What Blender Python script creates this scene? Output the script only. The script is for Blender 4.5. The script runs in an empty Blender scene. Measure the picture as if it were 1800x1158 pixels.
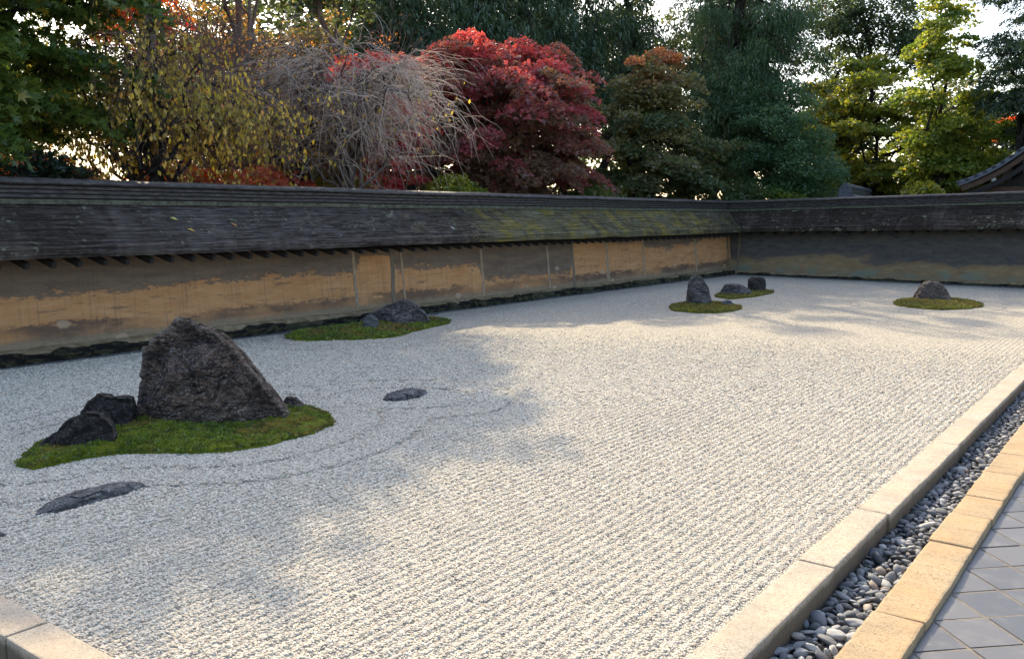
import bpy, bmesh, math, random
import numpy as np
from mathutils import Matrix, Vector, noise as mnoise

R = math.radians
scene = bpy.context.scene
COL = scene.collection

# ------------------------------------------------------------------ camera
YAW, PITCH, ROLL = 0.64126, 0.128933, 0.004594
CAM_H = 1.85
cam_d = bpy.data.cameras.new('camera')
cam_d.sensor_width = 36.0
cam_d.lens = 36.0 * 1581.2 / 1800.0
cam_d.clip_start = 0.05
cam_d.clip_end = 2000.0
cam = bpy.data.objects.new('camera', cam_d)
COL.objects.link(cam)
_F = Vector((-math.sin(YAW) * math.cos(PITCH), math.cos(YAW) * math.cos(PITCH), -math.sin(PITCH)))
_Rt = Vector((math.cos(YAW), math.sin(YAW), 0))
_U = _Rt.cross(_F)
_R2 = _Rt * math.cos(ROLL) + _U * math.sin(ROLL)
_U2 = _U * math.cos(ROLL) - _Rt * math.sin(ROLL)
cam.matrix_world = Matrix(((_R2.x, _U2.x, -_F.x, 0), (_R2.y, _U2.y, -_F.y, 0), (_R2.z, _U2.z, -_F.z, CAM_H), (0, 0, 0, 1)))
scene.camera = cam

# ------------------------------------------------------------------ light
SUN_AZ = R(50)            # from +Y (along the long wall) towards -X (over the long wall)
SUN_EL = R(37)
SUN_DIR = Vector((-math.sin(SUN_AZ) * math.cos(SUN_EL), math.cos(SUN_AZ) * math.cos(SUN_EL), math.sin(SUN_EL)))
world = bpy.data.worlds.new('World')
scene.world = world
world.use_nodes = True
wn = world.node_tree
wn.nodes.clear()
w_out = wn.nodes.new('ShaderNodeOutputWorld')
w_bg = wn.nodes.new('ShaderNodeBackground')
w_sky = wn.nodes.new('ShaderNodeTexSky')
w_sky.sky_type = 'NISHITA'
w_sky.sun_disc = False
w_sky.sun_elevation = SUN_EL
w_sky.sun_rotation = -SUN_AZ
w_sky.air_density = 1.0
w_sky.dust_density = 2.6
w_sky.ozone_density = 1.0
w_bg.inputs['Strength'].default_value = 0.15
wn.links.new(w_sky.outputs[0], w_bg.inputs[0])
wn.links.new(w_bg.outputs[0], w_out.inputs[0])
sun_d = bpy.data.lights.new('sun', 'SUN')
sun_d.energy = 2.7
sun_d.angle = R(0.53)
sun_d.color = (1.0, 0.845, 0.59)
sun = bpy.data.objects.new('sun', sun_d)
COL.objects.link(sun)
sun.location = SUN_DIR * 60
sun.rotation_euler = SUN_DIR.to_track_quat('Z', 'Y').to_euler()
scene.view_settings.view_transform = 'Standard'
scene.view_settings.look = 'None'
scene.view_settings.exposure = 1.58
scene.view_settings.gamma = 1.0
scene.view_settings.use_curve_mapping = False

# ------------------------------------------------------------------ helpers
def tag(o, label=None, cat=None, group=None, kind=None):
    if label: o['label'] = label
    if cat: o['category'] = cat
    if group: o['group'] = group
    if kind: o['kind'] = kind
    return o

def link(name, data, parent=None, mat=None):
    o = bpy.data.objects.new(name, data)
    COL.objects.link(o)
    if parent is not None: o.parent = parent
    if mat is not None and data is not None and len(data.materials) == 0:
        data.materials.append(mat)
    return o

def empty(name, loc=(0, 0, 0), rz=0.0):
    o = bpy.data.objects.new(name, None)
    COL.objects.link(o)
    o.empty_display_size = 0.2
    o.location = loc
    o.rotation_euler = (0, 0, rz)
    return o

def mesh_np(name, verts, faces, smooth=False):
    """verts (n,3), faces (m,k) int array, all of one size"""
    verts = np.asarray(verts, np.float32); faces = np.asarray(faces, np.int32)
    me = bpy.data.meshes.new(name)
    m, k = faces.shape
    me.vertices.add(len(verts)); me.vertices.foreach_set('co', verts.ravel())
    me.loops.add(m * k); me.loops.foreach_set('vertex_index', faces.ravel())
    me.polygons.add(m)
    me.polygons.foreach_set('loop_start', np.arange(0, m * k, k, dtype=np.int32))
    me.polygons.foreach_set('loop_total', np.full(m, k, np.int32))
    me.polygons.foreach_set('use_smooth', np.full(m, smooth, bool))
    me.update(calc_edges=True)
    return me

def col_attr(me, cols, name='leafcol'):
    a = me.attributes.new(name, 'FLOAT_COLOR', 'POINT')
    c = np.ones((len(cols), 4), np.float32); c[:, :3] = cols
    a.data.foreach_set('color', c.ravel())

def bm_mesh(name, bm, smooth=False):
    me = bpy.data.meshes.new(name)
    bmesh.ops.recalc_face_normals(bm, faces=bm.faces)
    bm.to_mesh(me); bm.free()
    if smooth:
        me.polygons.foreach_set('use_smooth', np.ones(len(me.polygons), bool))
    return me

def _h(ix, iy, seed):
    n = (ix.astype(np.int64) * 374761393 + iy.astype(np.int64) * 668265263 + seed * 144665) & 0x7fffffff
    n = ((n ^ (n >> 13)) * 1274126177) & 0x7fffffff
    return ((n ^ (n >> 16)) & 0xffff) / 65535.0

def vnoise(x, y, seed=0):
    x = np.asarray(x, float); y = np.asarray(y, float)
    ix = np.floor(x); iy = np.floor(y); fx = x - ix; fy = y - iy
    fx = fx * fx * (3 - 2 * fx); fy = fy * fy * (3 - 2 * fy)
    ix = ix.astype(np.int64); iy = iy.astype(np.int64)
    a = _h(ix, iy, seed); b = _h(ix + 1, iy, seed); c = _h(ix, iy + 1, seed); d = _h(ix + 1, iy + 1, seed)
    return (a * (1 - fx) + b * fx) * (1 - fy) + (c * (1 - fx) + d * fx) * fy

def smoothstep(a, b, x):
    t = np.clip((x - a) / (b - a), 0, 1)
    return t * t * (3 - 2 * t)

# ------------------------------------------------------------------ node helpers
class NT:
    def __init__(self, name):
        self.m = bpy.data.materials.new(name)
        self.m.use_nodes = True
        self.t = self.m.node_tree
        self.t.nodes.clear()
        self.out = self.t.nodes.new('ShaderNodeOutputMaterial')
    def n(self, typ, **kw):
        nd = self.t.nodes.new(typ)
        ins = kw.pop('ins', {})
        for k, v in kw.items(): setattr(nd, k, v)
        for k, v in ins.items():
            if hasattr(v, 'is_output') or isinstance(v, bpy.types.NodeSocket): self.t.links.new(v, nd.inputs[k])
            else: nd.inputs[k].default_value = v
        return nd
    def coord(self, which='Object'):
        return self.n('ShaderNodeTexCoord').outputs[which]
    def mapv(self, v, scale=(1, 1, 1), loc=(0, 0, 0), rot=(0, 0, 0)):
        return self.n('ShaderNodeMapping', ins={'Vector': v, 'Scale': scale, 'Location': loc, 'Rotation': rot}).outputs[0]
    def noise(self, v, scale, detail=4, rough=0.55, dist=0.0):
        return self.n('ShaderNodeTexNoise', ins={'Vector': v, 'Scale': scale, 'Detail': detail, 'Roughness': rough, 'Distortion': dist}).outputs['Fac']
    def ramp(self, fac, stops, interp='LINEAR'):
        r = self.n('ShaderNodeValToRGB', ins={'Fac': fac})
        cr = r.color_ramp; cr.interpolation = interp
        while len(cr.elements) < len(stops): cr.elements.new(0.5)
        for e, (p, c) in zip(cr.elements, stops):
            e.position = p
            if not hasattr(c, '__len__'): c = (c, c, c)
            e.color = (*c, 1)
        return r.outputs['Color']
    def math(self, op, a, b=None, c=None, clamp=False):
        nd = self.t.nodes.new('ShaderNodeMath'); nd.operation = op; nd.use_clamp = clamp
        for i, v in enumerate((a, b, c)):
            if v is None: continue
            if isinstance(v, bpy.types.NodeSocket): self.t.links.new(v, nd.inputs[i])
            else: nd.inputs[i].default_value = v
        return nd.outputs[0]
    def mix(self, fac, a, b, blend='MIX'):
        nd = self.t.nodes.new('ShaderNodeMix'); nd.data_type = 'RGBA'; nd.blend_type = blend
        for i, v in ((0, fac), (6, a), (7, b)):
            if isinstance(v, bpy.types.NodeSocket): self.t.links.new(v, nd.inputs[i])
            elif i == 0: nd.inputs[i].default_value = v
            else: nd.inputs[i].default_value = (*v, 1)
        return nd.outputs[2]
    def bump(self, h, strength=0.5, dist=0.01, normal=None):
        ins = {'Height': h, 'Strength': strength, 'Distance': dist}
        if normal is not None: ins['Normal'] = normal
        return self.n('ShaderNodeBump', ins=ins).outputs[0]
    def principled(self, color, rough=0.8, normal=None, spec=0.5, coat=0.0):
        ins = {'Base Color': color if isinstance(color, bpy.types.NodeSocket) else (*color, 1), 'Roughness': rough, 'Specular IOR Level': spec}
        if normal is not None: ins['Normal'] = normal
        b = self.n('ShaderNodeBsdfPrincipled', ins=ins)
        if coat: b.inputs['Coat Weight'].default_value = coat; b.inputs['Coat Roughness'].default_value = 0.35
        self.t.links.new(b.outputs[0], self.out.inputs[0])
        return self.m

def rnd_obj(t):
    return t.n('ShaderNodeObjectInfo').outputs['Random']

# ------------------------------------------------------------------ materials
def mat_gravel_bed():
    t = NT('gravel_bed'); v = t.coord()
    vo = t.n('ShaderNodeTexVoronoi', feature='F1', ins={'Vector': v, 'Scale': 62.0, 'Randomness': 1.0})
    cr = t.n('ShaderNodeSeparateColor', ins={'Color': vo.outputs['Color']}).outputs[0]
    c = t.ramp(cr, [(0.0, (.17, .145, .115)), (.14, (.30, .265, .21)), (.5, (.47, .415, .325)), (.85, (.57, .51, .405)), (1, (.65, .585, .47))])
    big = t.noise(v, .7, 3)
    c = t.mix(t.math('MULTIPLY', big, .35), c, (.47, .42, .33))
    c = t.mix(1.0, c, t.ramp(t.noise(v, 24, 6, .75), [(.33, .72), (.5, 1.0), (.7, 1.08)]), 'MULTIPLY')
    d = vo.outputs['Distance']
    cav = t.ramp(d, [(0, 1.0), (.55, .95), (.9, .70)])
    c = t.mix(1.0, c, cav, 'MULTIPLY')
    hgt = t.math('SUBTRACT', 1.0, d)
    h2 = t.math('ADD', hgt, t.math('MULTIPLY', t.noise(v, 25, 3), 1.2))
    return t.principled(c, .9, t.bump(h2, 1.0, .016), .25)

def mat_gravel_stone():
    t = NT('gravel_stone'); r = rnd_obj(t)
    c = t.ramp(r, [(0, (.16, .14, .115)), (.12, (.29, .255, .205)), (.3, (.47, .42, .33)), (.7, (.585, .52, .415)), (.93, (.70, .63, .51)), (.97, (.50, .38, .26)), (1, (.52, .42, .30))])
    n = t.noise(t.coord(), 2.5, 3)
    c = t.mix(t.math('MULTIPLY', n, .35), c, (.44, .40, .33))
    return t.principled(c, .85, None, .3)

def mat_granite(name, base, dark, warm, warm_amt, shade_stain=False):
    t = NT(name); v = t.coord('Object'); r = rnd_obj(t)
    off = t.n('ShaderNodeVectorMath', operation='ADD', ins={0: v, 1: t.n('ShaderNodeCombineXYZ', ins={'X': t.math('MULTIPLY', r, 37.0), 'Y': t.math('MULTIPLY', r, 11.0), 'Z': 0.0}).outputs[0]}).outputs[0]
    vo = t.n('ShaderNodeTexVoronoi', feature='F1', ins={'Vector': off, 'Scale': 150.0})
    s = t.n('ShaderNodeSeparateColor', ins={'Color': vo.outputs['Color']}).outputs[0]
    c = t.ramp(s, [(0, dark), (.13, dark), (.2, base), (.75, base), (1, tuple(min(1, x * 1.25) for x in base))])
    n1 = t.noise(off, 3.2, 5, .6)
    c = t.mix(t.math('MULTIPLY', t.ramp(n1, [(.35, 0), (.65, 1)]), warm_amt), c, warm)
    n3 = t.noise(off, 14, 5, .7)
    c = t.mix(t.math('MULTIPLY', t.ramp(n3, [(.55, 0), (.75, 1)]), .45), c, tuple(x * .45 for x in warm))
    c = t.mix(t.math('MULTIPLY', t.ramp(t.noise(off, 2.4, 6, .65), [(.46, 0), (.66, 1)]), .55), c, tuple(x * .6 for x in base))
    if shade_stain:   # mossy brown that also paints missing shade into the lower flank's colour
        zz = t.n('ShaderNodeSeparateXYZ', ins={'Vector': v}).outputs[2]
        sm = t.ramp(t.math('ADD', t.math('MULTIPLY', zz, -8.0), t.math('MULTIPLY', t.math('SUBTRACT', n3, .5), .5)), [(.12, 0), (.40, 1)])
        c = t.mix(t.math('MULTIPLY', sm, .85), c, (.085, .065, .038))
    hgt = t.math('ADD', t.math('MULTIPLY', n3, 1.0), t.math('MULTIPLY', t.noise(off, 90, 3), .5))
    return t.principled(c, .85, t.bump(hgt, .55, .01), .3)

def mat_pebble():
    t = NT('river_pebble'); r = rnd_obj(t); v = t.coord()
    at = t.n('ShaderNodeAttribute', attribute_type='GEOMETRY', attribute_name='pebrand').outputs['Fac']
    rr = t.math('FRACT', t.math('ADD', r, at))
    c = t.ramp(rr, [(0, (.060, .063, .068)), (.3, (.115, .118, .122)), (.62, (.19, .193, .193)), (.86, (.29, .29, .28)), (.93, (.46, .45, .41)), (.965, (.26, .19, .13)), (1, (.15, .15, .148))])
    n = t.noise(v, 22, 4, .6)
    c = t.mix(t.math('MULTIPLY', t.ramp(n, [(.4, 0), (.7, 1)]), .4), c, (.22, .225, .22))
    return t.principled(c, t.math('ADD', t.math('MULTIPLY', n, .3), .55), t.bump(t.noise(v, 60, 3), .3, .006), .25)

def mat_tile():
    t = NT('slate_tile'); r = rnd_obj(t); v = t.coord()
    off = t.n('ShaderNodeVectorMath', operation='ADD', ins={0: v, 1: t.n('ShaderNodeCombineXYZ', ins={'X': t.math('MULTIPLY', r, 53.0), 'Y': 0.0, 'Z': 0.0}).outputs[0]}).outputs[0]
    c = t.ramp(r, [(0, (.042, .046, .055)), (.35, (.066, .066, .068)), (.7, (.090, .087, .085)), (1, (.054, .057, .064))])
    n = t.noise(off, 6, 5, .6)
    c = t.mix(t.math('MULTIPLY', t.ramp(n, [(.5, 0), (.72, 1)]), .5), c, (.16, .16, .16))
    n2 = t.noise(off, 16, 6, .7, .6)
    c = t.mix(t.math('MULTIPLY', t.ramp(n2, [(.62, 0), (.72, 1)]), .55), c, (.22, .205, .175))
    n3 = t.noise(off, 5, 4)
    return t.principled(c, t.math('ADD', t.math('MULTIPLY', n, .35), .30), t.bump(n3, .12, .01), .5)

def mat_simple(name, c1, c2, scale=8, rough=.85, bump=.3, bd=.01, spec=.3, stretch=(1, 1, 1), lo=.35, hi=.65):
    t = NT(name); v = t.mapv(t.coord(), stretch)
    n = t.noise(v, scale, 6, .62)
    c = t.mix(t.ramp(n, [(lo, 0), (hi, 1)]), c1, c2)
    return t.principled(c, rough, t.bump(t.noise(v, scale * 3, 5, .65), bump, bd), spec)

def mat_rock(name, base, mid, pale, warm, warm_amt=.4, pale_amt=.5, scale=1.0):
    t = NT(name); v = t.coord('Object')
    w = t.mapv(v, (1, 1, 1.5), rot=(.4, .3, .2))
    n1 = t.noise(w, 3.0 * scale, 8, .65, .5)
    n2 = t.noise(w, 11 * scale, 8, .7, .8)
    n3 = t.noise(w, 42 * scale, 6, .7)
    c = t.mix(t.ramp(n1, [(.38, 0), (.66, 1)]), base, mid)
    c = t.mix(t.math('MULTIPLY', t.ramp(n2, [(.47, 0), (.60, 1)]), warm_amt), c, warm)
    vo = t.n('ShaderNodeTexVoronoi', feature='DISTANCE_TO_EDGE', ins={'Vector': t.n('ShaderNodeVectorMath', operation='ADD', ins={0: w, 1: t.n('ShaderNodeTexNoise', ins={'Vector': w, 'Scale': 4.0 * scale, 'Detail': 4}).outputs['Color']}).outputs[0], 'Scale': 3.4 * scale})
    vein = t.ramp(vo.outputs['Distance'], [(0, 1), (.035, 0)])
    veinm = t.math('MULTIPLY', vein, t.ramp(n1, [(.45, 0), (.6, 1)]))
    c = t.mix(t.math('MULTIPLY', veinm, .55), c, warm)
    spots = t.ramp(n3, [(.54, 0), (.62, 1)])
    sm = t.math('MULTIPLY', spots, t.ramp(t.noise(v, 5 * scale, 3), [(.40, 0), (.58, 1)]))
    c = t.mix(t.math('MULTIPLY', sm, pale_amt), c, pale)
    pt = t.n('ShaderNodeNewGeometry').outputs['Pointiness']
    c = t.mix(t.math('MULTIPLY', t.ramp(pt, [(.515, 0), (.57, 1)]), .6), c, tuple(.5 * (a_ + b_) for a_, b_ in zip(warm, pale)))
    dk = t.ramp(t.noise(t.mapv(v, (1, 1, 1.8), rot=(.2, .5, .1)), 7 * scale, 7, .7, 1.2), [(.38, 1), (.47, 0)])
    c = t.mix(t.math('MULTIPLY', dk, .8), c, tuple(x * .35 for x in base))
    st = t.noise(t.mapv(v, (.8, .8, 4.2), rot=(.25, -.35, 0)), 3.2 * scale, 6, .6, .6)
    ln = t.ramp(t.math('ABSOLUTE', t.math('SUBTRACT', st, .5)), [(.0, 1), (.018, 0)])
    c = t.mix(t.math('MULTIPLY', ln, .75), c, tuple(x * .3 for x in base))
    h = t.math('ADD', t.math('ADD', t.math('ADD', t.math('MULTIPLY', n2, 1.0), t.math('MULTIPLY', ln, -.8)), t.math('MULTIPLY', n3, .45)), t.math('MULTIPLY', vein, -.3))
    return t.principled(c, t.math('ADD', t.math('MULTIPLY', n3, .3), .55), t.bump(h, 1.0, .07), .22)

def mat_moss(name, c1, c2, c3):
    t = NT(name); v = t.coord()
    n1 = t.noise(v, 3.5, 5, .6); n2 = t.noise(v, 38, 5, .65)
    c = t.mix(t.ramp(n1, [(.38, 0), (.62, 1)]), c1, c2)
    c = t.mix(t.math('MULTIPLY', t.ramp(t.noise(v, 9, 5, .7), [(.5, 0), (.68, 1)]), .65), c, c3)
    c = t.mix(t.math('MULTIPLY', t.ramp(n2, [(.45, 0), (.7, 1)]), .5), c, tuple(x * .45 for x in c1))
    return t.principled(c, .95, t.bump(n2, 1.0, .02), .15)

def mat_leaf(name='leaf', trans=.5):
    t = NT(name)
    c = t.n('ShaderNodeAttribute', attribute_type='GEOMETRY', attribute_name='leafcol').outputs['Color']
    d = t.n('ShaderNodeBsdfDiffuse', ins={'Color': c, 'Roughness': .5})
    bright = t.mix(1.0, c, (1.35, 1.3, .95), 'MULTIPLY')
    tr = t.n('ShaderNodeBsdfTranslucent', ins={'Color': bright})
    g = t.n('ShaderNodeBsdfGlossy', ins={'Color': (.9, .92, .95, 1), 'Roughness': .45})
    m1 = t.n('ShaderNodeMixShader', ins={0: trans, 1: d.outputs[0], 2: tr.outputs[0]})
    m2 = t.n('ShaderNodeMixShader', ins={0: .045, 1: m1.outputs[0], 2: g.outputs[0]})
    t.t.links.new(m2.outputs[0], t.out.inputs[0])
    return t.m

def mat_long_wall():
    """oiled earth plaster: dark weathered coat above, ochre below, dark splash band, beige foot"""
    t = NT('earth_plaster'); v = t.coord('Object')
    sep = t.n('ShaderNodeSeparateXYZ', ins={'Vector': v}); Y, Z = sep.outputs[1], sep.outputs[2]
    sv = t.mapv(v, (1, .55, 3.2))
    streak = t.noise(sv, 2.4, 8, .68, .3)
    flake = t.noise(t.mapv(v, (1, .8, 2.2)), 9, 7, .72, .4)
    fine = t.noise(t.mapv(v, (1, .5, 4)), 26, 6, .7)
    och = t.mix(t.ramp(streak, [(.35, 0), (.68, 1)]), (.41, .19, .072), (.53, .29, .13))
    och = t.mix(t.math('MULTIPLY', t.ramp(fine, [(.52, 0), (.72, 1)]), .45), och, (.22, .13, .065))
    drk = t.mix(t.ramp(streak, [(.35, 0), (.65, 1)]), (.092, .070, .054), (.165, .122, .084))
    drk = t.mix(t.math('MULTIPLY', t.ramp(flake, [(.5, 0), (.7, 1)]), .4), drk, (.20, .15, .095))
    # y profile of where the dark coat starts (z), by metre along the wall
    yn = t.math('DIVIDE', t.math('SUBTRACT', Y, 2.0), 25.0)
    fc = t.n('ShaderNodeFloatCurve', ins={'Value': yn})
    pts = [(0, .80), (.12, .80), (.22, .84), (.32, .86), (.345, .80), (.352, 1.10), (.378, 1.12), (.384, .86), (.478, .82), (.485, .52), (.575, .50), (.578, .50), (.612, .47), (.618, 1.20), (.668, 1.25), (.70, 1.10), (.75, 1.14), (.752, .98), (.80, .92), (.86, .98), (.875, 1.02), (.90, 1.12), (1, 1.25)]
    cur = fc.mapping.curves[0]
    while len(cur.points) < len(pts): cur.points.new(.5, .5)
    for cp, (a, b) in zip(cur.points, pts): cp.location = (a, b * .6); cp.handle_type = 'VECTOR'
    fc.mapping.update()
    zt = t.math('DIVIDE', fc.outputs[0], .6)
    jit = t.math('MULTIPLY', t.math('SUBTRACT', t.math('ADD', t.math('MULTIPLY', flake, .65), t.math('MULTIPLY', streak, .65)), .65), .75)
    md = t.ramp(t.math('ADD', t.math('MULTIPLY', t.math('SUBTRACT', t.math('ADD', Z, jit), zt), 9.0), .5, clamp=True), [(.35, 0), (.65, 1)])
    c = t.mix(t.math('MULTIPLY', md, .93), och, drk)
    drip = t.ramp(t.noise(t.mapv(v, (1, 7.0, .35)), 2.6, 6, .65), [(.52, 0), (.68, 1)])
    c = t.mix(t.math('MULTIPLY', drip, .35), c, (.10, .075, .055))
    # scattered dark islands in the ochre
    isl = t.ramp(t.noise(t.mapv(v, (1, .35, 2.4)), 5.5, 8, .72), [(.56, 0), (.64, 1)])
    c = t.mix(t.math('MULTIPLY', isl, .7), c, (.12, .085, .055))
    # splash band low down
    band = t.math('MULTIPLY', t.ramp(t.math('ADD', Z, t.math('MULTIPLY', jit, .7)), [(.20, 0), (.25, 1), (.41, 1), (.45, 0)]), t.ramp(t.noise(t.mapv(v, (1, .3, .6)), 2.2, 5, .6), [(.36, .15), (.58, 1)]))
    c = t.mix(t.math('MULTIPLY', band, .82), c, (.075, .055, .045))
    foot = t.ramp(t.math('ADD', Z, t.math('MULTIPLY', jit, .45)), [(.235, 1), (.31, 0)])
    beige = t.mix(t.ramp(fine, [(.4, 0), (.65, 1)]), (.26, .205, .14), (.15, .12, .075))
    c = t.mix(t.math('MULTIPLY', foot, .85), c, beige)
    pv = t.n('ShaderNodeTexVoronoi', feature='F1', ins={'Vector': t.mapv(v, (.6, 1.0, 1.9)), 'Scale': 1.15})
    pm = t.math('MULTIPLY', t.ramp(t.math('ADD', pv.outputs['Distance'], t.math('MULTIPLY', t.math('SUBTRACT', flake, .5), .18)), [(.10, 1), (.125, 0)]), t.ramp(Z, [(.62, 1), (.70, 0)]))
    c = t.mix(t.math('MULTIPLY', pm, .75), c, (.40, .29, .19))
    h = t.math('ADD', t.math('MULTIPLY', md, .6), t.math('ADD', flake, t.math('MULTIPLY', fine, .5)))
    return t.principled(c, .85, t.bump(h, .55, .012), .25)

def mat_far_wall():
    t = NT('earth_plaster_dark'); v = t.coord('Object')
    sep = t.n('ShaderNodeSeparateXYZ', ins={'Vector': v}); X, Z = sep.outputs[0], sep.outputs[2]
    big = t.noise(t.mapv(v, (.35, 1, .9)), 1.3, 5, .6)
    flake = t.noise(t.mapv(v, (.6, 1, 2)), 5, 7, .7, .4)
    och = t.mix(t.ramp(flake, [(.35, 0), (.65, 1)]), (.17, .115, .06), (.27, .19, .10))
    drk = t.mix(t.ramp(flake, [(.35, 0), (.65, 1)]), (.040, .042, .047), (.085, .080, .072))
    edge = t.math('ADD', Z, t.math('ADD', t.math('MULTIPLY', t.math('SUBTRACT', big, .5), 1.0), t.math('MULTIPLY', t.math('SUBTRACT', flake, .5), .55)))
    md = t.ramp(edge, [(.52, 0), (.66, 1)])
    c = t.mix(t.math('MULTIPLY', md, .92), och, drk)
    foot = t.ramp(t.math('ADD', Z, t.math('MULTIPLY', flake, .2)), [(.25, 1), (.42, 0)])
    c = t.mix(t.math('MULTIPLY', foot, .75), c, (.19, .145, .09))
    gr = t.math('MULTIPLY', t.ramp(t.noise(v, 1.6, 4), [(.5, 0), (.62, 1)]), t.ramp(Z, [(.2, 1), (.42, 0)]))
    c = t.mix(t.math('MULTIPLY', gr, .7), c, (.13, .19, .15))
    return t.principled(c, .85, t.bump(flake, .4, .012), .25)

def mat_bark_roof(name, along):
    """thin wooden shingle courses, weathered dark, lichen and moss in patches, water streaks down the slope"""
    t = NT(name); v = t.coord('Object')
    sep = t.n('ShaderNodeSeparateXYZ', ins={'Vector': v}); U = sep.outputs[1 if along == 'y' else 0]
    sc = (4, 1, 4) if along == 'y' else (1, 4, 4)
    fine = t.noise(t.mapv(v, tuple(x * 1.0 for x in sc)), 9, 7, .7)
    down = t.noise(t.mapv(v, (.3, 1, .3) if along == 'y' else (1, .3, .3)), 3.2, 6, .65)
    big = t.noise(t.mapv(v, (1, .45, 1) if along == 'y' else (.45, 1, 1)), 1.0, 5, .6)
    c = t.mix(t.ramp(fine, [(.35, 0), (.65, 1)]), (.015, .0115, .009), (.056, .043, .034))
    c = t.mix(t.math('MULTIPLY', t.ramp(down, [(.50, 0), (.66, 1)]), .7), c, (.092, .075, .062))
    if along == 'y':
        green = t.ramp(t.math('ADD', t.math('DIVIDE', U, 25.0), t.math('MULTIPLY', t.math('SUBTRACT', big, .5), .6)), [(.50, 0), (.58, 1), (.92, 1), (1, .4)])
        c = t.mix(t.math('MULTIPLY', green, t.ramp(down, [(.36, .3), (.58, .95)])), c, (.125, .112, .062))
        yel = t.math('MULTIPLY', green, t.ramp(t.noise(v, 2.6, 5, .65), [(.48, 0), (.60, 1)]))
        c = t.mix(t.math('MULTIPLY', yel, .75), c, (.19, .145, .025))
        left = t.math('MULTIPLY', t.ramp(U, [(0, 1), (.28 * 25, 1), (.4 * 25, 0)]), t.ramp(big, [(.45, 0), (.6, 1)]))
        c = t.mix(t.math('MULTIPLY', left, .5), c, (.075, .07, .042))
    sp = t.math('MULTIPLY', t.ramp(t.noise(v, 13, 4, .6), [(.57, 0), (.63, 1)]), t.ramp(t.noise(v, 2.1, 3), [(.48, 0), (.6, 1)]))
    c = t.mix(t.math('MULTIPLY', sp, .7), c, (.25, .26, .17))
    rough = t.math('ADD', t.math('MULTIPLY', t.ramp(big, [(.35, 0), (.65, 1)]), .22), .42)
    if along == 'y':   # bare worn wood, shinier between the mossy stretches
        bare = t.math('MULTIPLY', t.ramp(t.math('DIVIDE', U, 25.0), [(.20, 0), (.30, 1), (.44, 1), (.54, 0)]), t.ramp(t.noise(t.mapv(v, (6, .7, 6)), 6, 6, .7), [(.42, 0), (.6, 1)]))
        rough = t.math('SUBTRACT', rough, t.math('MULTIPLY', bare, .20))
        c = t.mix(t.math('MULTIPLY', bare, .5), c, (.15, .135, .135))
    line = t.noise(t.mapv(v, (40, .8, 40) if along == 'y' else (.8, 40, 40)), 1.0, 3, .6)
    c = t.mix(1.0, c, t.ramp(line, [(.35, .45), (.5, 1.0), (.65, 1.5)]), 'MULTIPLY')
    return t.principled(c, rough, t.bump(t.math('ADD', fine, t.math('MULTIPLY', down, .5)), .8, .02), .10)

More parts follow.
